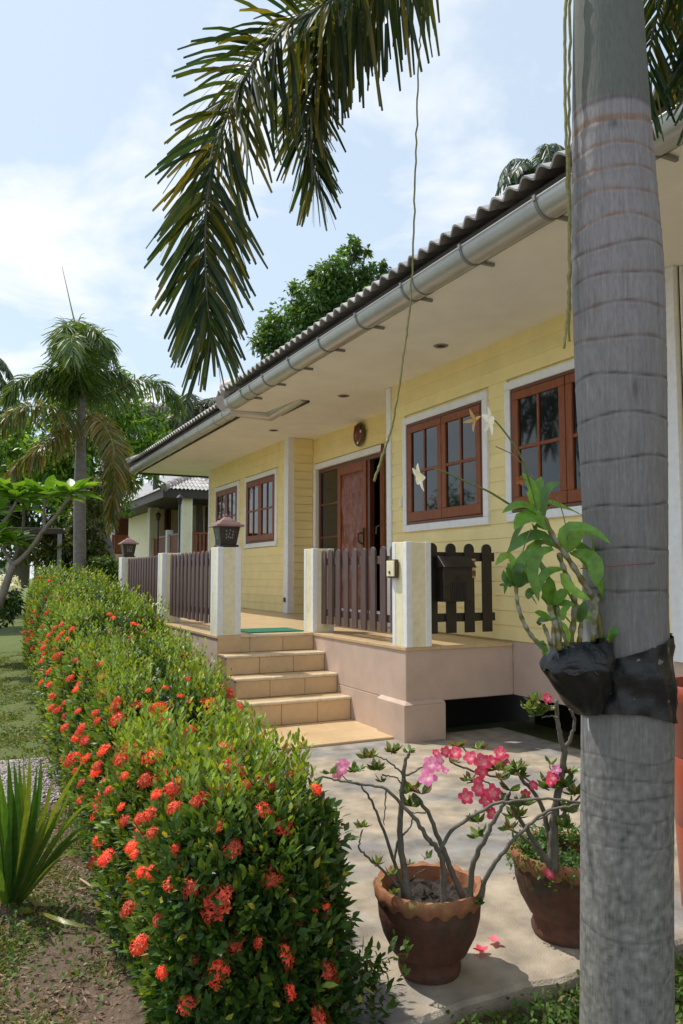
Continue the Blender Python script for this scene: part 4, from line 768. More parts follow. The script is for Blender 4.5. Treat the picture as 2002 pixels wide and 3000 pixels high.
# ------------------------------------------------------------------ orchid in black wrap
orw = thing('orchid_wrap', 'black plastic sheet pocket tied round the palm trunk', 'planter wrap', (1.439,1.554,1.036))
def wrap():
    p0 = np.array((1.618,1.575,1.059)); n = 60; rows = 9; V = []
    for j in range(rows):
        for k in range(n):
            a = 2 * math.pi * k / n; s = math.sin(a + .2)       # tilt: the band rises on the far right
            right = math.cos(a + R(26)); zt = (1.616,1.571,1.116)[2] + .038 * right; zb = (1.623,1.584,0.944)[2] - .012 * math.cos(2 * a + 1) - .012 * right
            v = j / (rows - 1); r = .121 + .007 * math.sin(v * 9 + a * 2) * math.sin(v * math.pi) + .004 * math.sin(a * 13 + v * 8) + .003 * math.sin(a * 7 - v * 21)
            V.append((p0[0] + r * math.cos(a), p0[1] + r * math.sin(a), zb + (zt - zb) * v))
    i = np.arange(rows * n).reshape(rows, n); j = np.roll(i, -1, 1); npmesh('band', np.array(V), np.stack([i[:-1], j[:-1], j[1:], i[1:]], -1).reshape(-1, 4), PLAS, orw, smooth=True)
    A, B = np.array((1.423,1.544,1.108)), np.array((1.481,1.575,0.946)); rows = 14; V = []
    ctrl = [(-.02, .066, .055), (-.03, .080, .068), (.02, .090, .076), (.10, .091, .082), (.3, .080, .082), (.55, .064, .075), (.8, .046, .06), (.95, .030, .04), (1, .004, .006)]; tt = np.linspace(0, 8, rows * 2)
    rt = np.array([math.cos(R(26)), -math.sin(R(26)), 0]); fwv = np.array([math.sin(R(26)), math.cos(R(26)), 0])
    for q in tt:
        f, ra, rb = (float(np.interp(q, range(9), [c[m] for c in ctrl])) for m in range(3)); c = A + (B - A) * f
        for k in range(n):
            a = 2 * math.pi * k / n; wv = 1 + .05 * math.sin(a * 5 + f * 6) + .035 * math.sin(a * 9 - f * 11)
            z = c[2] + (.012 * math.sin(a * 3 + 1) + .020 * math.cos(a) + .02 * math.sin(a)) * (1 - f); V.append(c + rt * ra * wv * math.cos(a) + fwv * rb * wv * math.sin(a) + np.array([0, 0, z - c[2]]))
    i = np.arange(len(tt) * n).reshape(-1, n); j = np.roll(i, -1, 1); npmesh('pocket', np.array(V), np.stack([i[:-1], j[:-1], j[1:], i[1:]], -1).reshape(-1, 4), PLAS, orw, smooth=True)
    lid = MB().lathe([(.0, .030), (.03, .029), (.055, .020), (.075, .004), (.0865, -.016), (.0875, -.034)], 40, (0, 0, 0)); lid.v = [tuple(A + rt * x * 1.02 + fwv * y * .86 + np.array([0, 0, z + .006 * math.sin(x * 90 + y * 60) + .004 * math.sin(y * 170) + .010 * (y - x)])) for x, y, z in lid.v]; lid.build('folded_top', PLASG, orw, 0, 'all')
    MB().tube(cr([(1.418,1.521,1.326), (1.488,1.476,1.332), (1.572,1.445,1.339), (1.670,1.469,1.344)], 6), .0012, 5).build('red_string', M('red_string', (.25, .06, .05), .8), orw)
    MB().tube([(1.460,1.552,0.946), (1.463,1.553,0.914)], .0016, 5).build('loose_thread', WHT, orw)
wrap()
orch = thing('orchid', 'white orchid with leafy canes growing from the black wrap', 'orchid', (1.421,1.545,1.111))
def ribbon(name, pts, w, col, parent, mat=LEAFG, prof=None, up=(0, 0, 1), n=9, fold=.14):
    C = np.array(cr(pts, 6)); s = np.r_[0, np.cumsum(np.linalg.norm(np.diff(C, axis=0), axis=1))]; s /= s[-1]; t = np.linspace(0, 1, n); P = np.stack([np.interp(t, s, C[:, k]) for k in range(3)], -1); T = nrm(np.gradient(P, axis=0))
    S = nrm(np.cross(T, np.array(up, float)) + 1e-6); U = nrm(np.cross(S, T)); pf = np.array(prof) if prof is not None else np.interp(t, [0, .12, .4, .75, .93, 1], [.28, .6, 1, .85, .4, .04])
    V = np.stack([P - S * (w * pf / 2)[:, None] + U * (fold * w * pf)[:, None], P, P + S * (w * pf / 2)[:, None] + U * (fold * w * pf)[:, None]], 1).reshape(-1, 3); i = np.arange(n * 3).reshape(n, 3)
    return npmesh(name, V, np.concatenate([np.stack([i[:-1, j], i[:-1, j + 1], i[1:, j + 1], i[1:, j]], -1) for j in (0, 1)]), mat, parent, np.tile(np.array(col), (n * 3, 1)), smooth=True)
LG = [(.10, .23, .03), (.14, .30, .04), (.07, .16, .04), (.20, .36, .045), (.09, .19, .045)]
def cane(pts, r, parent=orch):
    C = cr(pts, 8); n = len(C); mb = MB().tube(C, [r * (1 + .18 * math.sin(k * 1.5)) * (1 - .25 * k / n) for k in range(n)], 8); me = mb.mesh('cane', 0, 'all'); a = me.color_attributes.new('Col', 'FLOAT_COLOR', 'POINT')
    for k in range(len(me.vertices)):
        q = (k // 8) / n; c = (.30, .29, .22) if (k // 8) % 6 not in (0, 1) and .15 < q < .85 else (.16, .15, .035); a.data[k].color = (*c, 1)
    return link('cane', me, CANE, parent)
for pts, r in (([(1.510,1.544,1.137), (1.490,1.546,1.222), (1.442,1.530,1.281), (1.390,1.528,1.345), (1.343,1.524,1.394), (1.307,1.525,1.452)], .0085), ([(1.412,1.559,1.130), (1.419,1.549,1.201), (1.408,1.537,1.268), (1.381,1.535,1.316), (1.357,1.531,1.364)], .0080), ([(1.360,1.540,1.123), (1.350,1.539,1.182), (1.340,1.542,1.214), (1.328,1.544,1.255)], .0085),
               ([(1.487,1.555,1.137), (1.489,1.548,1.200), (1.494,1.540,1.263)], .007), ([(1.433,1.548,1.135), (1.436,1.542,1.190), (1.438,1.537,1.234)], .006), ([(1.336,1.540,1.135), (1.316,1.545,1.187)], .006), ([(1.324,1.546,1.122), (1.287,1.550,1.155), (1.258,1.550,1.194), (1.237,1.545,1.240), (1.232,1.544,1.282)], .0062), ([(1.380,1.530,1.132), (1.362,1.534,1.182), (1.359,1.541,1.238)], .005), ([(1.340,1.538,1.131), (1.337,1.535,1.182)], .005)): cane(pts, r)
for pts, w in (([(1.295,1.529,1.472), (1.273,1.525,1.520), (1.243,1.525,1.560)], .030), ([(1.307,1.545,1.486), (1.317,1.558,1.526), (1.332,1.560,1.560)], .030), ([(1.307,1.525,1.454), (1.305,1.522,1.502), (1.326,1.520,1.531), (1.356,1.516,1.541)], .026), ([(1.301,1.528,1.454), (1.260,1.524,1.476), (1.220,1.521,1.479), (1.182,1.530,1.459)], .026),
               ([(1.322,1.521,1.422), (1.274,1.519,1.449), (1.241,1.525,1.446), (1.217,1.528,1.420)], .044), ([(1.342,1.526,1.381), (1.298,1.523,1.407), (1.246,1.526,1.397), (1.196,1.532,1.362)], .034), ([(1.356,1.530,1.377), (1.364,1.512,1.423), (1.391,1.486,1.428), (1.422,1.462,1.409), (1.444,1.442,1.386)], .032), ([(1.390,1.537,1.367), (1.415,1.544,1.401), (1.447,1.549,1.424)], .050),
               ([(1.331,1.521,1.375), (1.285,1.522,1.363), (1.264,1.524,1.322), (1.267,1.516,1.280), (1.277,1.514,1.245)], .034), ([(1.402,1.531,1.365), (1.427,1.508,1.358), (1.440,1.493,1.334), (1.437,1.488,1.282)], .044), ([(1.368,1.529,1.325), (1.323,1.529,1.318), (1.298,1.533,1.295), (1.286,1.531,1.256)], .024), ([(1.356,1.513,1.314), (1.351,1.496,1.284), (1.370,1.478,1.261), (1.397,1.466,1.250)], .032),
               ([(1.332,1.532,1.236), (1.314,1.527,1.269), (1.314,1.513,1.297)], .036), ([(1.338,1.529,1.238), (1.344,1.514,1.256), (1.354,1.496,1.273)], .032), ([(1.335,1.534,1.197), (1.309,1.535,1.209), (1.281,1.536,1.218)], .024), ([(1.359,1.523,1.197), (1.360,1.520,1.221), (1.375,1.512,1.234)], .018), ([(1.417,1.528,1.191), (1.417,1.515,1.220), (1.421,1.510,1.244)], .026), ([(1.374,1.520,1.143), (1.367,1.521,1.172), (1.355,1.525,1.195)], .020),
               ([(1.488,1.498,1.139), (1.488,1.485,1.164), (1.501,1.477,1.181)], .022), ([(1.488,1.498,1.139), (1.489,1.496,1.161), (1.491,1.493,1.178)], .018), ([(1.319,1.537,1.123), (1.301,1.534,1.137), (1.304,1.531,1.149)], .024), ([(1.284,1.530,1.269), (1.263,1.530,1.267), (1.259,1.533,1.250)], .022),
               ([(1.232,1.544,1.282), (1.233,1.527,1.337), (1.260,1.511,1.377)], .028), ([(1.230,1.544,1.286), (1.217,1.535,1.337), (1.201,1.541,1.358), (1.172,1.546,1.333)], .026), ([(1.230,1.545,1.282), (1.212,1.540,1.308), (1.194,1.536,1.327)], .024), ([(1.227,1.535,1.282), (1.221,1.523,1.322), (1.243,1.512,1.331)], .030), ([(1.234,1.543,1.280), (1.246,1.536,1.293), (1.254,1.541,1.318)], .024), ([(1.221,1.538,1.286), (1.193,1.539,1.295), (1.191,1.538,1.322)], .016)):
    if len(pts) > 2: ribbon('leaf', [tuple(np.array(p_) + np.array([.006 * k_, .01, -.004 * k_]) * (1 + 1.6 * k_) + RNG.normal(size=3) * .006 * k_) for k_, p_ in enumerate(pts)], w * .75, random.choice(LG), orch, up=(-.35 + random.uniform(-.5, .5), -.6, .55))
    ribbon('leaf', pts, w * 1.0, random.choice(LG), orch, up=(-.35 + random.uniform(-.3, .3), -.65, .55))
def spike(pts): MB().tube(cr(pts, 8), lerp(.0034, .0018, (len(pts) - 1) * 8 + 1), 6).build('flower_spike', M('orchid_stem', (.12, .17, .035), .6, .25, 60), orch, 0, 'all')
spike([(1.320,1.522,1.424), (1.289,1.524,1.441), (1.223,1.542,1.479), (1.164,1.556,1.513), (1.126,1.573,1.531), (1.068,1.589,1.556), (1.038,1.602,1.567)]); spike([(1.293,1.532,1.454), (1.268,1.526,1.527), (1.245,1.522,1.585), (1.221,1.529,1.630), (1.182,1.544,1.684), (1.170,1.549,1.688)])
for pts in ([(1.378,1.521,1.364), (1.373,1.518,1.421), (1.359,1.520,1.478), (1.346,1.524,1.508)], [(1.244,1.530,1.367), (1.250,1.525,1.393), (1.267,1.525,1.423)], [(1.266,1.525,1.555), (1.277,1.520,1.548)], [(1.181,1.549,1.625), (1.218,1.533,1.606), (1.241,1.524,1.583)], [(1.317,1.530,1.470), (1.328,1.524,1.479), (1.333,1.519,1.499)]): MB().tube(cr(pts, 5), .0014, 5).build('dry_stalk', M('dry_stalk', (.24, .17, .10), .7), orch, 0, 'all')
def bloom(name, c, r, nrmv, col, parent, n=5, lip=None, wp=.55, mat=PETAL, openv=.35, col2=None, seed=0, prof=(.3, .8, 1, .75, .2)):
    """flower of n petals round a throat"""
    rg = random.Random(seed + int(1e4 * (c[0] + c[1] + c[2]))); nv = np.array(nrmv, float); nv /= np.linalg.norm(nv); u = np.cross(nv, [.2, .1, 1.]); u /= np.linalg.norm(u); v = np.cross(nv, u); parts = []; a0 = rg.uniform(0, 6.28)
    for k in range(n):
        a = a0 + 2 * math.pi * k / n + rg.uniform(-.1, .1); d = u * math.cos(a) + v * math.sin(a) + nv * openv; d /= np.linalg.norm(d)
        V, F, C = strips(np.array([c]), d[None], nv[None], r * rg.uniform(.9, 1.1), r * wp * rg.uniform(.9, 1.1) * 2, np.array([col]) * rg.uniform(.85, 1.1), prof, droop=.0, fold=.10, curl=-.35)
        if col2 is not None: C = C.reshape(-1, 3, 3); C[:3, 1] = np.array(col2); C[:2] = C[:2] * .4 + np.array(col2) * .6; C = C.reshape(-1, 3)
        parts.append((V, F, C))
    V, F, C = join(parts); o = npmesh(name, V, F, mat, parent, C, smooth=True)
    if lip is not None:
        V, F, C = strips(np.tile(np.array([c]), (3, 1)), nrm(nv + np.array([[.3, 0, -.2], [-.3, .1, -.2], [0, 0, -.7]])), np.tile(u[None], (3, 1)), r * .45, r * .3, np.tile(np.array([lip]), (3, 1)), (.3, 1, .3)); npmesh('lip', V, F, mat, o, C)
    return o
bloom('flower', (1.007,1.613,1.549), .036, (-.92, .18, -.3), (.90, .90, .87), orch, 5, (.88, .88, .74), .30, openv=.55); bloom('flower', (1.159,1.549,1.685), .034, (.95, -.2, .1), (.90, .90, .87), orch, 5, (.8, .8, .5), .28)
bloom('withered_flower', (1.132,1.562,1.689), .030, (-.9, -.3, -.1), (.55, .36, .16), orch, 4, None, .16, openv=1.2); bloom('withered_flower', (1.239,1.528,1.543), .015, (-.6, -.6, -.4), (.36, .15, .05), orch, 5, None, .3, openv=.8)

# ------------------------------------------------------------------ flower pots and desert roses
def pot(label, cx, cy, rb, rr, h, waves=18, moss=.0):
    p = thing('flower_pot', label, 'flower pot', (cx, cy, 0), None)
    prof = [(0, .002), (rb * .96, .002), (rb, .012), (rb * 1.02, .028), (rb * .96, .05), (rb * .99, .075), (rr * .70, h * .26), (rr * .86, h * .46), (rr * .935, h * .64), (rr * .955, h * .80), (rr * .92, h * .88)]
    MB().lathe(prof, 48, (cx, cy, 0)).build('body', TERRA, p, 0, True)
    def wob(j, a, r, z):
        k = math.sin(a * waves); return (r * (1 + .014 * k), z + (.005 * k if j in (1, 2, 3) else .010 * k if j == 0 else 0))
    MB().lathe([(rr * .955, h * .82), (rr * 1.01, h * .87), (rr * 1.03, h * .95), (rr * .99, h * 1.0), (rr * .88, h * .985), (rr * .84, h * .80), (rr * .83, h * .6)], 96, (cx, cy, 0), wob).build('rim', TERRAR, p, 0, True)
    n, k = 28, 10; V = [(cx, cy, h * .84)]
    for j in range(1, k):
        for i in range(n): a = 2 * math.pi * i / n; V.append((cx + rr * .84 * j / (k - 1) * math.cos(a), cy + rr * .84 * j / (k - 1) * math.sin(a), h * .82 + random.uniform(-.012, .014)))
    F = [(0, 1 + i, 1 + (i + 1) % n) for i in range(n)] + [(1 + (j - 1) * n + i, 1 + j * n + i, 1 + j * n + (i + 1) % n, 1 + (j - 1) * n + (i + 1) % n) for j in range(1, k - 1) for i in range(n)]
    MB().add(V, F).build('soil', SOIL, p); return p
P1, P2 = (1.458, 2.312), (2.070, 2.322)
pot('scalloped terracotta pot on the slab edge beside the hedge', P1[0], P1[1], .103, .180, .285); pot('terracotta pot overgrown with green weeds partly hidden by the palm trunk', P2[0], P2[1], .135, .205, .30)
def desert_rose(label, base, branches, tufts, flowers, D):
    t = thing('desert_rose', label, 'potted plant', base)
    for pts, r0, r1 in branches:
        n = (len(pts) - 1) * 6 + 1; C = cr(pts, 6); MB().tube([c + RNG.normal(size=3) * .0015 for c in C], [.74 * (r0 + (r1 - r0) * (k / n) ** .7) for k in range(n)], 8).build('branch', BARK, t, 0, 'all')
    lm = []
    for k in range(4):
        V, F, C = strips(np.zeros((1, 3)), np.array([[0, 0, 1.]]), np.array([[0, -1., 0]]), 1, .42, np.array([[(.07, .15, .03), (.11, .20, .035), (.16, .22, .045), (.18, .12, .05)][k]]), (.15, .6, 1, .8, .1), fold=.15, curl=-.2); o = npmesh('leaf', V, F, LEAFG, None, C, smooth=True); lm.append(o.data); bpy.data.objects.remove(o)
    for p, s, m in tufts:
        for k in range(int(m * 2.2)):
            a = 2.4 * k + random.random(); d = Vector((math.cos(a), math.sin(a), random.uniform(-.1, 1.0))).normalized(); o = link('leaf', random.choice(lm), None, t); o.location = p; o.rotation_mode = 'QUATERNION'; o.rotation_quaternion = d.to_track_quat('Z', 'Y') @ Quaternion((0, 0, 1), random.uniform(-1, 1)); q = s * random.uniform(.7, 1.15); o.scale = (q, q, q)
    for p, r, c in flowers:
        pink = c == 'p'; bloom('flower', p, r * .84, (-.35 + random.uniform(-.4, .4), -.75, .35 + random.uniform(-.3, .4)), (.78, .23, .48) if pink else (.74, .055, .15), t, 5, None, .40, prof=(.25, .6, .95, 1.12, 1.0, .6), col2=(.82, .50, .62) if pink else (.80, .30, .33), openv=.45, seed=int(r * 1e4))
    return t
E1 = (1.47, 2.30, .24); 
desert_rose('desert rose with bare twisted stems and pink flowers in scalloped pot', E1,
  [([(1.368,2.275,0.221), (1.344,2.277,0.340), (1.326,2.273,0.481), (1.322,2.254,0.597), (1.321,2.234,0.695), (1.333,2.224,0.737)], .021, .006), ([(1.373,2.327,0.240), (1.342,2.353,0.371), (1.312,2.370,0.472), (1.282,2.389,0.551), (1.249,2.400,0.604)], .011, .004),
   ([(1.431,2.188,0.232), (1.431,2.177,0.359), (1.401,2.162,0.438), (1.351,2.159,0.494), (1.314,2.161,0.551), (1.274,2.177,0.595), (1.228,2.195,0.644), (1.169,2.223,0.657), (1.105,2.253,0.668), (1.048,2.279,0.684)], .016, .003), ([(1.538,2.225,0.237), (1.498,2.235,0.340), (1.458,2.245,0.443), (1.419,2.256,0.534), (1.373,2.262,0.594)], .017, .007),
   ([(1.517,2.166,0.256), (1.511,2.135,0.386), (1.526,2.098,0.465), (1.545,2.059,0.548), (1.564,2.034,0.600), (1.568,2.030,0.622)], .015, .006), ([(1.532,2.134,0.276), (1.536,2.078,0.385), (1.563,2.024,0.466), (1.606,1.974,0.542), (1.660,1.932,0.593), (1.729,1.886,0.610)], .012, .005),
   ([(1.401,2.162,0.438), (1.430,2.131,0.507), (1.486,2.087,0.559), (1.537,2.047,0.597), (1.579,2.015,0.607), (1.655,1.966,0.618), (1.769,1.899,0.608)], .010, .005), ([(1.335,2.296,0.296), (1.272,2.299,0.360), (1.210,2.313,0.417), (1.198,2.317,0.443), (1.207,2.308,0.493)], .007, .003),
   ([(1.317,2.298,0.376), (1.324,2.276,0.453), (1.354,2.258,0.492), (1.362,2.251,0.532)], .006, .003), ([(1.319,2.237,0.667), (1.291,2.249,0.695), (1.255,2.253,0.719), (1.209,2.274,0.736)], .005, .002), ([(1.322,2.237,0.661), (1.352,2.220,0.678), (1.376,2.207,0.695)], .005, .003), ([(1.228,2.195,0.644), (1.230,2.198,0.595), (1.228,2.205,0.530)], .004, .002),
   ([(1.249,2.400,0.604), (1.208,2.397,0.620), (1.167,2.392,0.649)], .004, .002), ([(1.251,2.259,0.669), (1.287,2.242,0.664), (1.313,2.243,0.639)], .004, .003), ([(1.372,2.264,0.328), (1.379,2.248,0.349), (1.399,2.237,0.360)], .003, .0015), ([(1.414,2.247,0.537), (1.388,2.249,0.534), (1.357,2.253,0.540)], .004, .002)],
  [((1.209,2.275,0.725), .040, 6), ((1.236,2.265,0.686), .042, 7), ((1.274,2.242,0.742), .035, 6), ((1.208,2.371,0.660), .036, 6), ((1.223,2.363,0.666), .03, 4), ((1.332,2.225,0.739), .03, 5), ((1.354,2.247,0.611), .05, 6), ((1.356,2.251,0.560), .042, 6), ((1.070,2.268,0.692), .03, 4), ((1.251,2.296,0.381), .03, 5), ((1.207,2.308,0.499), .032, 5), ((1.303,2.297,0.340), .03, 4), ((1.284,2.236,0.747), .03, 5), ((1.380,2.197,0.409), .028, 3), ((1.358,2.267,0.374), .022, 3), ((1.252,2.261,0.647), .03, 4), ((1.358,2.190,0.613), .055, 3), ((1.525,2.139,0.265), .03, 6), ((1.331,2.323,0.266), .03, 5)],
  [((1.363,2.160,0.671), .033, 'p'), ((1.370,2.153,0.712), .031, 'p'), ((1.126,2.296,0.696), .026, 'p'), ((1.114,2.303,0.680), .024, 'p'), ((1.142,2.310,0.705), .02, 'p'), ((1.400,2.161,0.702), .024, 'p'), ((1.434,2.168,0.683), .014, 'p'), ((1.405,2.178,0.739), .016, 'r'), ((1.407,2.167,0.722), .022, 'p')], 2.55)
E2 = (P2[0], P2[1], .25)
desert_rose('desert rose with red flowers and one tall stem behind the palm trunk', E2,
  [([(1.897,2.201,0.287), (1.886,2.185,0.399), (1.881,2.168,0.492), (1.885,2.145,0.596), (1.887,2.125,0.688), (1.873,2.116,0.737), (1.851,2.110,0.804), (1.836,2.098,0.888)], .026, .0085), ([(1.884,2.125,0.711), (1.899,2.102,0.755), (1.901,2.085,0.816), (1.879,2.080,0.859)], .010, .006), ([(1.888,2.204,0.299), (1.834,2.201,0.372), (1.768,2.182,0.451), (1.697,2.165,0.533), (1.662,2.156,0.580)], .018, .006),
   ([(1.894,2.209,0.332), (1.882,2.207,0.422), (1.848,2.204,0.522), (1.790,2.214,0.594), (1.750,2.220,0.632), (1.701,2.234,0.617)], .016, .005), ([(1.885,2.169,0.462), (1.921,2.147,0.510), (1.962,2.122,0.558)], .009, .004), ([(1.868,2.189,0.325), (1.799,2.195,0.391), (1.742,2.197,0.433), (1.692,2.207,0.466)], .010, .004), ([(1.839,2.099,0.865), (1.799,2.118,0.868), (1.755,2.127,0.884), (1.728,2.139,0.904)], .006, .003), ([(1.843,2.100,0.830), (1.816,2.113,0.835), (1.788,2.116,0.831)], .005, .003),
   ([(1.701,2.234,0.617), (1.635,2.253,0.634), (1.564,2.274,0.660), (1.526,2.280,0.686), (1.556,2.261,0.728), (1.589,2.248,0.698)], .006, .003), ([(1.667,2.153,0.580), (1.629,2.169,0.608), (1.592,2.185,0.631), (1.546,2.209,0.620)], .005, .003), ([(1.837,2.179,0.605), (1.863,2.164,0.635), (1.856,2.164,0.665)], .004, .002), ([(1.750,2.220,0.632), (1.807,2.217,0.600), (1.873,2.187,0.564)], .005, .003), ([(1.886,2.151,0.525), (1.843,2.164,0.492), (1.789,2.181,0.471)], .006, .003)],
  [((1.760,2.125,0.887), .04, 5), ((1.743,2.136,0.861), .042, 6), ((1.777,2.119,0.855), .045, 6), ((1.805,2.116,0.859), .036, 5), ((1.760,2.118,0.839), .05, 3), ((1.755,2.216,0.641), .05, 7), ((1.763,2.214,0.623), .045, 6), ((1.858,2.160,0.584), .055, 8), ((1.909,2.130,0.632), .045, 6), ((1.893,2.131,0.587), .055, 7), ((1.946,2.130,0.558), .05, 7), ((1.705,2.221,0.611), .04, 5), ((1.716,2.181,0.498), .05, 7), ((1.577,2.205,0.493), .042, 6), ((1.588,2.203,0.447), .045, 5), ((1.902,2.134,0.504), .055, 5), ((1.898,2.141,0.450), .05, 5), ((1.862,2.162,0.662), .03, 4), ((1.551,2.205,0.631), .04, 5), ((1.645,2.179,0.661), .06, 5), ((1.677,2.147,0.597), .045, 6), ((1.714,2.132,0.551), .05, 6), ((1.545,2.255,0.733), .036, 6), ((1.603,2.227,0.724), .034, 5), ((1.702,2.192,0.457), .04, 5), ((1.657,2.160,0.557), .045, 6), ((1.542,2.272,0.678), .03, 4)],
  [((1.506,2.219,0.721), .029, 'r'), ((1.478,2.233,0.726), .022, 'r'), ((1.553,2.197,0.706), .028, 'r'), ((1.578,2.164,0.697), .033, 'r'), ((1.586,2.185,0.663), .03, 'r'), ((1.628,2.184,0.690), .025, 'r'), ((1.641,2.153,0.721), .025, 'r'), ((1.665,2.166,0.696), .024, 'r'), ((1.515,2.170,0.591), .030, 'r'), ((1.556,2.160,0.614), .026, 'r'), ((1.565,2.176,0.631), .02, 'r'), ((1.591,2.132,0.602), .033, 'r'), ((1.574,2.143,0.577), .028, 'r'), ((1.591,2.138,0.534), .026, 'r'), ((1.802,2.103,0.896), .022, 'r'), ((1.841,2.131,0.625), .026, 'r'), ((1.858,2.132,0.649), .02, 'p'), ((1.797,2.178,0.593), .022, 'r'), ((1.761,2.175,0.569), .02, 'r'), ((1.836,2.134,0.610), .02, 'r'), ((1.766,2.070,0.340), .02, 'r')], 2.7)
pw = thing('pot_weeds', 'small leafed green weeds spilling over the partly hidden pot', 'weeds', (P2[0], P2[1], .26))
n = 2600; a = RNG.uniform(0, 6.28, n); rr = .20 * np.sqrt(RNG.uniform(.25, 1.25, n)); P = np.stack([P2[0] + rr * np.cos(a), P2[1] + rr * np.sin(a), .29 + RNG.uniform(-.02, .045, n) - .08 * np.clip(rr - .19, 0, 1) / .03 * RNG.random(n)], -1)
V, F, C = strips(P, nrm(rdir(n) + np.array([0, 0, .4])), nrm(rdir(n) * .6 + np.array([0, 0, 1])), RNG.uniform(.008, .018, n), .011, cvar((.065, .15, .022), n, .35), (.2, 1, .5)); npmesh('foliage', V, F, GRASS, pw, C)['kind'] = 'stuff'
big = thing('planter', 'tall smooth red brown planter at the right edge behind the palm', 'planter', (2.66, 2.12, 0))
bc = ((2.796,2.101,0.000)[0], (2.796,2.101,0.000)[1]); big.location = (bc[0], bc[1], 0)
MB().lathe([(0, .002), (.255, .002), (.262, .02), (.275, .33), (.272, .336), (.277, .345), (.288, .60), (.284, .606), (.290, .615), (.298, .80), (.312, .815), (.318, .865), (.310, .88), (.290, .88), (.282, .80)], 56, (bc[0], bc[1], 0)).build('body', REDPOT, big, 0, True)
MB().lathe([(0, .80), (.285, .80)], 40, (bc[0], bc[1], 0)).build('soil', SOIL, big)
# fallen petals and leaves on the slab
for i, (p, lab, c) in enumerate((((1.678,2.327,0.012), 'crumpled red flower lying beside the scalloped pot', (.80, .07, .16)), ((1.766,2.366,0.012), 'pink flower lying a little behind the crumpled red one', (.80, .20, .30)), ((1.181,2.153,0.012), 'dry red leaf on the slab at the hedge foot', (.25, .05, .03)))):
    f = thing('fallen_flower' if i < 2 else 'fallen_leaf', lab, 'flower' if i < 2 else 'leaf', p); q = Vector(p)
    for k in range(4 if i < 2 else 1):
        a = k * 1.4 + i; V, F, C = strips(np.array([p]), nrm(np.array([[math.cos(a), math.sin(a), .12]])), np.array([[0, 0, 1.]]), .030 if i < 2 else .05, .022 if i < 2 else .012, np.array([c]), (.3, 1, .9, .2), curl=.2); npmesh('petal' if i < 2 else 'blade', V, F, PETAL, f, C, smooth=True)

# ------------------------------------------------------------------ yucca by the path
yb = np.array((0.249,3.635,-0.108)); yuc = thing('yucca', 'spiky green yucca rosette in the left corner', 'yucca', (yb[0], yb[1], GZ))
MB().tube([(yb[0], yb[1], GZ - .02), (yb[0], yb[1], yb[2] - .03), (yb[0], yb[1], yb[2] + .05)], [.05, .055, .035], 12).build('stem', WOODY, yuc, 0, True)
def yl(pts, w, col): ribbon('leaf', [tuple(yb + np.array([0, 0, .01]))] + pts, w * .95, col, yuc, up=(.45, -.85, .3), prof=np.interp(np.linspace(0, 1, 11), [0, .25, .55, .85, 1], [.55, .75, 1, .6, .03]), n=11, fold=.10)
YG = [(.05, .13, .026), (.065, .16, .028), (.10, .20, .035), (.16, .23, .04)]
for p, q, w in (((0.236,3.578,0.294), (0.218,3.534,0.568), 0.040), ((0.272,3.621,0.237), (0.245,3.636,0.534), 0.036), ((0.282,3.643,0.249), (0.268,3.681,0.528), 0.034), ((0.294,3.546,0.334), (0.295,3.495,0.588), 0.034), ((0.326,3.501,0.342), (0.333,3.421,0.584), 0.038), ((0.316,3.595,0.288), (0.334,3.595,0.503), 0.030), ((0.213,3.533,0.290), (0.183,3.443,0.528), 0.042), ((0.382,3.446,0.339), (0.483,3.290,0.591), 0.032), ((0.372,3.515,0.253), (0.429,3.449,0.367), 0.026), ((0.421,3.519,0.245), (0.448,3.499,0.327), 0.024), ((0.446,3.417,0.320), (0.550,3.272,0.435), 0.022), ((0.441,3.368,0.271), (0.557,3.162,0.379), 0.042), ((0.430,3.514,0.255), (0.548,3.452,0.301), 0.024), ((0.405,3.364,0.197), (0.489,3.149,0.269), 0.034), ((0.172,3.613,0.253), (0.134,3.580,0.513), 0.040), ((0.146,3.630,0.203), (0.056,3.627,0.412), 0.040), ((0.132,3.584,0.170), (0.007,3.550,0.294), 0.040), ((0.220,3.477,0.262), (0.187,3.331,0.506), 0.040), ((0.177,3.451,0.158), (0.076,3.297,0.246), 0.040), ((0.251,3.544,0.272), (0.212,3.483,0.545), 0.032), ((0.289,3.609,0.278), (0.282,3.618,0.529), 0.030), ((0.352,3.520,0.304), (0.388,3.457,0.498), 0.028), ((0.387,3.477,0.282), (0.459,3.369,0.466), 0.028), ((0.405,3.501,0.223), (0.510,3.408,0.382), 0.030), ((0.437,3.401,0.228), (0.542,3.231,0.311), 0.030), ((0.202,3.594,0.304), (0.170,3.561,0.538), 0.036), ((0.355,3.580,0.247), (0.383,3.578,0.426), 0.028)):
    yl([p, q], w, random.choice(YG))
for pts, w, c in (([(0.303,3.433,-0.012), (0.366,3.288,0.007), (0.428,3.202,0.005), (0.512,3.163,-0.013)], .030, (.20, .20, .035)), ([(0.297,3.546,-0.005), (0.351,3.464,-0.009), (0.432,3.425,-0.006)], .020, (.17, .17, .04)), ([(0.230,3.473,-0.071), (0.221,3.368,-0.097), (0.208,3.324,-0.157)], .045, (.17, .20, .04)), ([(0.283,3.447,-0.066), (0.314,3.377,-0.082), (0.345,3.309,-0.106)], .02, (.36, .22, .11)), ([(0.221,3.477,-0.061), (0.190,3.380,-0.050), (0.175,3.391,-0.097)], .04, (.08, .13, .03))): yl(pts, w, c)

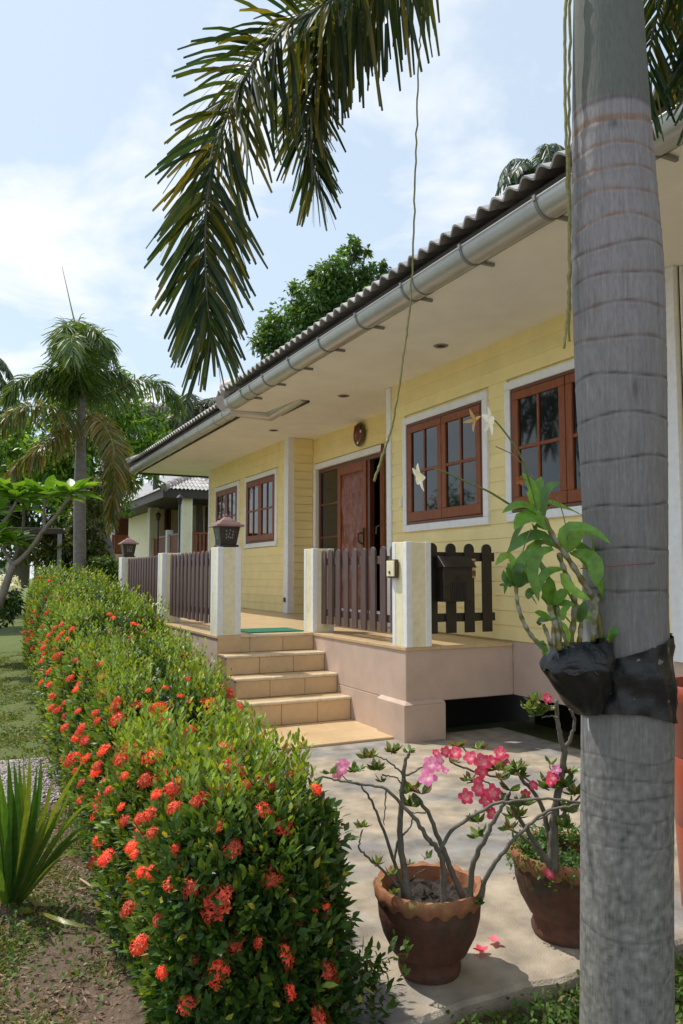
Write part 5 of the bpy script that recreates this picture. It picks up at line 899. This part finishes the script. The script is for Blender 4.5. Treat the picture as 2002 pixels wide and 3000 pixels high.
# ------------------------------------------------------------------ background: trees, frangipani, neighbours
def tree(name, label, cat, base, crown, leaf, n, cols, trunk_r=.15, group=None, limbs=True, dense=.5, mat=LEAF):
    """crown = list of (centre, radius); leaves fill each clump with denser shells; limbs run from the trunk to each clump"""
    t = thing(name, label, cat, base, group); c0 = np.mean([c for c, r in crown], axis=0); base = np.array(base, float); fork = base + (c0 - base) * np.array([.6, .6, .45])
    mb = MB().tube(cr([base, base + (fork - base) * .5 + [.05, .03, 0], fork], 5), lerp(trunk_r, trunk_r * .7, 11), 10)
    if limbs:
        for c, r in crown: mb.tube(cr([fork, fork + (np.array(c) - fork) * .5 + RNG.normal(size=3) * .1, np.array(c)], 4), lerp(trunk_r * .5, trunk_r * .08, 9), 6)
    mb.build('trunk', WOODY, t, 0, 'all'); tot = sum(r ** 2 for c, r in crown); parts = []
    for c, r in crown:
        k = int(n * r * r / tot); m = max(5, int(k / 26)); sub = np.array(c) + rdir(m) * (r * RNG.uniform(.35, 1.0, (m, 1)) ** dense) * np.array([1, 1, .85]); who = RNG.integers(0, m, k)
        off = rdir(k) * RNG.uniform(0, 1, (k, 1)) ** .5 * r * .26; P = sub[who] + off; tone = RNG.uniform(.7, 1.3, m)[who][:, None]; D = nrm(off + rdir(k) * r * .15 + np.array([0, 0, -.04 * r])); parts.append(strips(P, D, nrm(rdir(k) * .7 + np.array([0, 0, 1])), RNG.uniform(.7, 1.3, k) * leaf, leaf * .5, np.clip(colmix(cols, k, .2) * tone, 0, 1), (.15, 1, .1), droop=.2))
    V, F, C = join(parts); npmesh('crown', V, F, mat, t, C)['kind'] = 'stuff'; return t
BG = [(.06, .14, .03), (.08, .17, .035), (.045, .10, .03)]; LGN = [(.19, .36, .03), (.25, .42, .035), (.13, .28, .03)]
tree('broadleaf_tree', 'dark green leafy tree rising behind the roof', 'tree', (12.790,27.324,0.452), [((12.823,26.205,12.815), .95), ((13.573,25.954,11.513), 1.2), ((12.044,26.692,11.644), 1.2), ((11.138,27.217,10.733), 1.2), ((12.662,26.470,10.733), 1.4), ((14.078,25.799,10.472), 1.1), ((10.575,27.551,10.082), .8), ((11.531,27.128,9.561), 1.2), ((14.674,25.531,10.212), .7), ((13.147,25.977,13.596), .45), ((10.317,27.619,10.733), .4), ((14.136,25.620,12.164), .8), ((14.771,25.286,12.424), .45), ((13.878,25.688,12.815), .5), ((12.368,26.463,12.424), .8), ((13.249,25.887,14.051), .25), ((13.638,25.731,13.661), .22), ((14.990,25.138,12.880), .22), ((10.538,27.476,11.123), .3), ((10.160,27.742,10.212), .25), ((11.710,26.751,12.815), .25), ((11.322,26.999,12.164), .3), ((14.338,25.440,13.075), .25)], .19, 22000, [(.09, .19, .055), (.12, .23, .06), (.07, .15, .05), (.10, .20, .04)], .25, dense=.75, limbs=True)
tree('broadleaf_tree', 'bright lime green tree glowing behind the far palm', 'tree', (4.312,24.732,0.936), [((4.804,24.073,5.621), 1.0), ((4.114,24.327,6.558), 1.0), ((3.476,24.686,6.037), 1.2), ((2.470,25.244,5.309), 1.2), ((4.747,24.194,4.580), .9), ((3.426,24.822,4.788), 1.2), ((1.637,25.680,4.996), 1.0), ((5.190,23.912,5.309), .5), ((3.932,24.667,3.747), .9), ((2.795,25.196,4.059), 1.0)], .19, 12000, LGN + BG[:2], .25)
tree('broadleaf_tree', 'dark leafy tree at the far left behind the frangipani', 'tree', (2.077,30.301,0.874), [((0.869,30.329,7.190), 1.3), ((1.940,30.021,4.760), 1.5), ((0.854,30.575,4.517), 1.6), ((2.748,29.733,3.546), 1.3), ((1.571,30.375,2.817), 1.4), ((3.650,29.357,2.817), 1.1), ((2.596,29.700,4.760), 1.2)], .2, 11000, BG + [(.06, .11, .02), (.09, .15, .025)], .3)
tree('shrub', 'olive leafy shrub mass beside the far palm trunk', 'shrub', (3.358,20.721,1.042), [((3.051,20.728,2.647), .55), ((3.081,20.652,3.341), .5), ((2.541,21.033,2.039), .6), ((2.159,21.243,1.779), .6), ((2.986,20.853,1.606), .5), ((3.075,20.778,1.953), .4)], .13, 6000, [(.06, .09, .02), (.10, .13, .022), (.13, .12, .025), (.045, .08, .018)], .07)
tree('clipped_bush', 'boxy bright green bush between the far palm and last pillar', 'bush', (2.680,16.066,0.598), [((2.596,16.047,1.270), .28), ((2.838,15.928,1.270), .28), ((2.605,16.064,1.035), .30), ((2.877,15.930,1.035), .30), ((2.713,15.978,1.405), .22), ((2.498,16.077,1.472), .2), ((2.892,15.884,1.472), .2), ((2.680,15.988,1.472), .22), ((2.517,15.898,0.873), .25), ((2.787,15.768,0.839), .25)], .065, 7000, [(.075, .15, .018), (.11, .20, .02), (.05, .10, .016)], .04, limbs=False)
def coconut(label, base, top, n, L, cols, seed, r=.16, group='coconut palms behind the roofs', leafw=.05):
    t = thing('coconut_palm', label, 'palm tree', base, group); rg = np.random.default_rng(seed); base, top = np.array(base), np.array(top); MB().tube(cr([base, (base + top) / 2 + rg.normal(size=3) * .15, top], 6), lerp(r, r * .65, 13), 10).build('trunk', WOODY, t, 0, 'all')
    for k in range(n):
        a = 2 * math.pi * k / n + rg.uniform(-.25, .25); el = rg.uniform(-.25, 1.25); d = np.array([math.cos(a), math.sin(a), 0]); l = L * rg.uniform(.85, 1.1)
        p = [top, top + d * l * .3 * math.cos(el * .6) + [0, 0, l * .32 * math.sin(el)], top + d * l * .65 + [0, 0, l * (.38 * math.sin(el) - .05)], top + d * l * .9 + [0, 0, l * (.22 * math.sin(el) - .28)], top + d * l + [0, 0, l * (.1 * math.sin(el) - .5)]]
        frond('frond', t, p, L * .28, 90, cols, leafw, .03, plum=.25, grav=.7, sag=.45, start=.12)
CG = [(.035, .065, .03), (.05, .085, .035), (.06, .09, .03)]
coconut('hazy grey green coconut palm just left of the roof end', (7.770,34.223,0.780), (7.515,33.703,8.007), 15, 2.2, CG + [(.16, .15, .11)], 1)
coconut('dark coconut palm peeping over the far gutter corner', (8.380,29.450,0.843), (8.026,29.025,7.544), 13, 1.6, CG, 2)
coconut('coconut palm crown showing over the roof beside the trunk', (17.423,20.546,0.905), (16.887,19.581,14.664), 16, 1.5, [(.045, .085, .055), (.06, .10, .06)], 3)
coconut('coconut palm at the very left edge behind the lawn', (0.709,28.734,0.905), (0.353,28.264,8.123), 13, 1.3, CG, 4)
coconut('coconut palm across the garden mirrored in the right window', (-6.5, 15.5, GZ), (-6.3, 15.0, 6.2), 16, 2.6, CG, 5, group='coconut palms across the garden'); coconut('coconut palm across the garden mirrored in the left window', (-5.0, 17.5, GZ), (-5.2, 18.2, 9.2), 16, 2.8, CG, 6, group='coconut palms across the garden')
tree('broadleaf_tree', 'leafy tree across the garden mirrored in the windows', 'tree', (-9, 15, GZ), [((-9, 15, 3.0), 1.6), ((-10, 18, 3.2), 1.8), ((-8, 20, 2.6), 1.6), ((-8.5, 11, 2.5), 1.5), ((-9, 13, 2.0), 1.4), ((-7.5, 23, 2.8), 1.8)], .2, 5000, BG, .2)
# frangipani
fr = thing('frangipani', 'frangipani shrub with rosettes of large bright leaves at left', 'shrub', (0.498,9.842,0.959))
FB = [([(0.453,9.864,0.959), (0.522,9.807,1.208), (0.582,9.759,1.419)], .050, .038), ([(0.582,9.759,1.419), (0.691,9.697,1.519), (0.793,9.578,1.666), (0.872,9.470,1.812), (0.994,9.340,1.980), (1.061,9.241,2.098), (1.134,9.196,2.196)], .032, .016), ([(0.582,9.759,1.419), (0.528,9.888,1.521), (0.496,10.006,1.625), (0.562,9.967,1.702)], .028, .016), ([(0.883,9.464,1.824), (0.881,9.560,2.017), (0.901,9.644,2.213)], .020, .014), ([(0.369,9.835,1.743), (0.475,9.767,1.917), (0.559,9.713,2.067), (0.590,9.690,2.154)], .028, .015), ([(0.572,9.987,1.422), (0.673,10.024,1.706), (0.705,10.094,1.996), (0.686,10.085,2.204)], .022, .014), ([(0.560,9.713,2.054), (0.495,9.848,2.150), (0.447,9.866,2.213)], .018, .012), ([(0.496,10.006,1.625), (0.380,10.059,1.676)], .02, .014)]
for pts, a, b in FB: MB().tube(cr(pts, 5), lerp(a, b, (len(pts) - 1) * 5 + 1), 8).build('branch', M('frangipani_bark', (.20, .17, .14), .8, .25, 12), fr, 0, 'all')
lm = []
for k in range(3):
    V, F, C = strips(np.zeros((1, 3)), np.array([[0, 0, 1.]]), np.array([[0, -1., 0]]), 1, .36, np.array([[(.13, .29, .03), (.18, .36, .04), (.10, .23, .025)][k]]), (.12, .5, .9, 1, .7, .05), fold=.10, curl=-.25); o = npmesh('leaf', V, F, LEAFG, None, C, smooth=True); lm.append(o.data); bpy.data.objects.remove(o)
for p, m, s in (((1.139,9.192,2.220), 16, .26), ((1.070,9.339,2.194), 10, .24), ((0.900,9.642,2.239), 14, .26), ((0.831,9.789,2.223), 10, .24), ((0.685,10.083,2.230), 14, .27), ((0.589,9.688,2.179), 12, .26), ((0.447,9.864,2.239), 14, .26), ((0.520,9.938,2.261), 12, .26), ((0.369,9.835,1.743), 10, .26), ((0.562,9.967,1.702), 9, .24), ((0.610,9.947,1.663), 8, .26), ((0.382,9.804,2.017), 10, .26), ((0.737,10.071,2.087), 8, .22), ((0.426,10.036,1.676), 10, .24)):
    for k in range(int(m * 1.3)):
        a = 2.4 * k + random.random() * .5; d = Vector((math.cos(a), math.sin(a), .05 + 1.5 * (k / m / 1.3) ** 1.5)).normalized(); o = link('leaf', random.choice(lm), None, fr); o.location = p; o.rotation_mode = 'QUATERNION'; o.rotation_quaternion = d.to_track_quat('Z', 'Y') @ Quaternion((0, 0, 1), math.pi + random.uniform(-.5, .5)); q = s * random.uniform(1.0, 1.4); o.scale = (q, q, q)
# white flowered shrub at the left edge
wf = tree('flowering_shrub', 'low shrub with round white flower heads at the left edge', 'shrub', (0.570,11.495,0.813), [((0.616,11.454,1.016), .16), ((0.534,11.485,1.118), .2), ((0.566,11.485,0.944), .2), ((0.485,11.518,1.016), .25)], .07, 900, BG, .02, limbs=False)
for u, v, r in (((0.687,11.290,1.220), .09, 0), ((0.675,11.193,1.114), .13, 0), ((0.537,11.361,1.235), .10, 0), ((0.530,11.264,1.122), .14, 0), ((0.553,11.262,1.008), .09, 0), ((0.445,11.301,1.164), .12, 0)):
    V, F, C = flower_head(int(u[2] * 1e4), 30); C[:] = (.80, .82, .72); npmesh('flower_head', V * v + np.array(u), F, PETAL, wf, C)
tree('shrub', 'dark low shrub at the left edge behind the white flowers', 'shrub', (0.593,13.167,0.725), [((0.518,13.167,1.140), .35), ((0.651,13.097,1.190), .25), ((0.716,13.077,1.057), .2), ((0.614,13.135,0.974), .3), ((0.529,13.188,0.841), .35), ((0.708,13.100,0.841), .25)], .08, 2600, [(.04, .09, .02), (.06, .12, .02), (.03, .06, .018)], .03, limbs=False)
# carport and white wall far left
cp = thing('carport', 'low dark roofed carport on grey posts behind the frangipani', 'carport', (1.849,20.331,1.179))
cz = (1.659,20.319,2.366)[2]
t = MB(); a, b = np.array((-0.119,20.636,2.306)), np.array((2.328,20.550,2.360)); t.box(a[0], b[0] + .05, a[1], b[1] + 3.5, cz - .05, cz + .10); t.build('roof', DARK, cp, .01)
for q in ((2.279,20.560,1.260), (1.971,23.057,1.255), (0.509,20.980,1.261)): bx('post', M('galvanised_post', (.25, .27, .28), .5, .1, metal=.3), cp, q[0] - .05, q[0] + .05, q[1] - .05, q[1] + .05, GZ, cz - .05)
pw_ = thing('garden_wall', 'low white wall section at the left edge beyond the shrubs', 'wall', (1.039,33.011,1.233)); q = (0.804,33.126,1.233); t = MB(); t.box(q[0] - 1.6, (1.906,32.586,1.233)[0], q[1], q[1] + .15, GZ, (1.487,32.740,1.819)[2]); t.box(q[0] - 1.62, (1.906,32.586,1.233)[0] + .02, q[1] - .02, q[1] + .17, (1.487,32.740,1.819)[2], (1.487,32.740,1.819)[2] + .06); t.build('wall', WHT, pw_, .01)

# neighbour bungalows
def rail(par, x0, y0, x1, y1, z0, z1, n, mat=WOOD):
    t = MB(); d = Vector((x1 - x0, y1 - y0, 0)); ang = math.atan2(d.y, d.x); L = d.length; m = Matrix.Translation((x0, y0, 0)) @ Matrix.Rotation(ang, 4, 'Z')
    t.box(0, L, -.035, .035, z1 - .07, z1, m).box(0, L, -.025, .025, z0 + .06, z0 + .12, m); r = t.build('railing', mat, par, .006); bm_ = MB().box(-.035, .035, -.012, .012, 0, z1 - .07 - z0 - .12).mesh('baluster', .003); bm_.materials.append(mat)
    for k in range(n): o = link('baluster', bm_, None, r); o.matrix_local = m @ Matrix.Translation(((k + .5) * L / n, 0, z0 + .12))
def column(par, x, y, z0, z1, w=.25):
    c = bx('column', YEL2, par, x, x + w, y, y + w, z0, z1, .004); s = .06
    for a, b in ((x - .004, y - .004), (x + w - s, y - .004), (x - .004, y + w - s), (x + w - s, y + w - s)): bx('corner_strip', WHT, c, a, a + s + .004, b, b + s + .004, z0, z1, .003)
n2 = thing('bungalow', 'cream neighbouring bungalow with porch columns and glinting tiled roof', 'bungalow', (10, 31, GZ))
EX, EY, EZ = 6.14, 26.1, 3.98; FZ = 1.85
cx = (6.816,26.300,1.311)[0]; bx('base', TAU, n2, cx - .05, 17, 26.25, 38, -.1, FZ); column(n2, cx, 26.3, FZ, EZ, .38); column(n2, cx, 31.2, FZ, EZ, .36)
bx('wall', YEL2, n2, (7.284,32.000,1.311)[0], 17, 32.0, 37.9, FZ, EZ); bx('wall', YEL, n2, (8.054,29.500,1.311)[0], 17, 29.5, 29.6, FZ, EZ)
p, q = (7.586,31.950,3.134), (7.850,31.950,4.139); wn_ = bx('window', WOOD, n2, p[0], q[0], 31.93, 31.99, p[2], q[2], .01); bx('pane', GLASS, wn_, p[0] + .08, q[0] - .08, 31.92, 31.932, p[2] + .08, q[2] - .08)
p, q = (8.578,29.400,1.886), (8.820,29.400,3.948); bx('door', DARK, n2, p[0], q[0] + .5, 29.42, 29.49, FZ + .02, q[2], .01)
rail(n2, cx + .38, 26.5, cx + 5, 26.5, FZ, FZ + .93, 34); rail(n2, cx + .18, 26.7, cx + .18, 28.6, FZ, FZ + .93, 14); rail(n2, cx + .18, 28.85, cx + .18, 31.2, FZ, FZ + .93, 16); bx('post', WHT, n2, cx + .08, cx + .30, 28.6, 28.85, FZ, FZ + 1.1, .005)
bx('ceiling', DARK, n2, EX + .05, 17, EY + .05, 38.3, EZ, EZ + .04)
t = MB().box(EX, EX + .05, EY, 38.3, EZ - .08, EZ + .20).box(EX + .051, 17, EY, EY + .05, EZ - .08, EZ + .20); t.build('fascia', DARK, n2, .004)
P2R = R(27); TW = .30
rd2 = MB(); zt = EZ + .18; rx = 5.4; A = [(EX, EY, zt), (EX + 2 * rx, EY, zt), (EX + rx, EY + rx, zt + rx * math.tan(P2R)), (EX, EY + 12.4, zt), (EX + 2 * rx, EY + 12.4, zt), (EX + rx, EY + 12.4 - rx, zt + rx * math.tan(P2R))]; rd2.add(A, [(0, 1, 2), (0, 2, 5, 3), (1, 4, 5, 2), (3, 5, 4)]); rd2.build('roof_deck', DARK, n2)
def hip_tiles(par, courses, cols_x, cols_y):
    for c in range(courses):
        for k in range(cols_x):            # slope facing -Y
            x = EX + .05 + c * .28 + k * .28
            if x > EX + 4.2: break
            o = link('roof_tile', TM, None, par); o.matrix_basis = Matrix.Translation((x + .28, EY - .03 + c * .31 * math.cos(P2R), zt + .02 + c * .31 * math.sin(P2R))) @ Matrix.Rotation(math.pi / 2, 4, 'Z') @ Matrix.Rotation(-P2R - .02, 4, 'Y')
        for k in range(cols_y):            # slope facing -X
            y = EY + .05 + c * .28 + k * .28
            if y > EY + 11.6 - c * .28: break
            o = link('roof_tile', TM, None, par); o.matrix_basis = Matrix.Translation((EX - .03 + c * .31 * math.cos(P2R), y, zt + .02 + c * .31 * math.sin(P2R))) @ Matrix.Rotation(-P2R - .02, 4, 'Y')
hip_tiles(n2, 4, 15, 41)
q = Vector((EX, EY, zt + .05)); caps(n2, q, q + Vector((1.6, 1.6, 1.6 * math.tan(P2R))), 6, .13)
n3 = thing('bungalow', 'farther bungalow with red brown veranda rails half hidden by palm fronds', 'bungalow', (9, 44, GZ))
a, b = (6.534,40.000,1.311)[0], (8.538,40.000,1.311)[0]; F3, E3 = 2.35, 4.65
bx('base', TAU, n3, a, 16, 40.0, 50, -.1, F3); bx('wall', WOODD, n3, a + 1.2, 16, 44, 49.9, F3, E3)  # wall coloured dark to stand for the shaded void behind the veranda
for x, y in ((a, 40.05), (b + .1, 40.05), (a, 45)): column(n3, x, y, F3, E3, .36)
rail(n3, a + .36, 40.2, b + .1, 40.2, F3, F3 + .95, 22); rail(n3, a + .15, 40.5, a + .15, 45, F3, F3 + .95, 24); bx('door', DARK, n3, a + 2.2, b, 43.93, 43.99, F3 + .02, E3 - .4, .01)
t = MB(); ex, ey, ez, ww = a - .9, 39.2, E3, 5.5; t.add([(ex, ey, ez), (ex + 2 * ww, ey, ez), (ex + ww, ey + ww, ez + 2.6), (ex, ey + 13, ez), (ex + 2 * ww, ey + 13, ez), (ex + ww, ey + 13 - ww, ez + 2.6)], [(0, 1, 2), (0, 2, 5, 3), (1, 4, 5, 2), (3, 5, 4), (0, 3, 4, 1)]); t.build('roof', ROOFT, n3)
def post_lamp(x, y, top, label):
    L = thing('garden_lamp', label, 'lamp post', (x, y, GZ), 'black lamp posts in front of the bungalows'); MB().tube([(x, y, GZ), (x, y, top - .3)], .03, 10).build('pole', METAL, L, 0, True)
    t = MB(); z = top - .3; t.lathe([(.03, 0), (.05, .03), (.09, .22), (.10, .225), (.13, .235), (.06, .31), (.02, .34), (.012, .40), (0, .41)], 6, (x, y, z)); t.build('lantern_head', METAL, L, .004); MB().lathe([(.035, .05), (.075, .20)], 6, (x, y, z + .004)).build('pane', GLASS, L)
q = (6.526, 25.400); post_lamp(q[0], q[1], 3.90, 'nearer black lamp post beside the bungalow porch column'); q = (6.766, 29.500); post_lamp(q[0], q[1], 3.62, 'farther black lamp post seen between the porch columns')
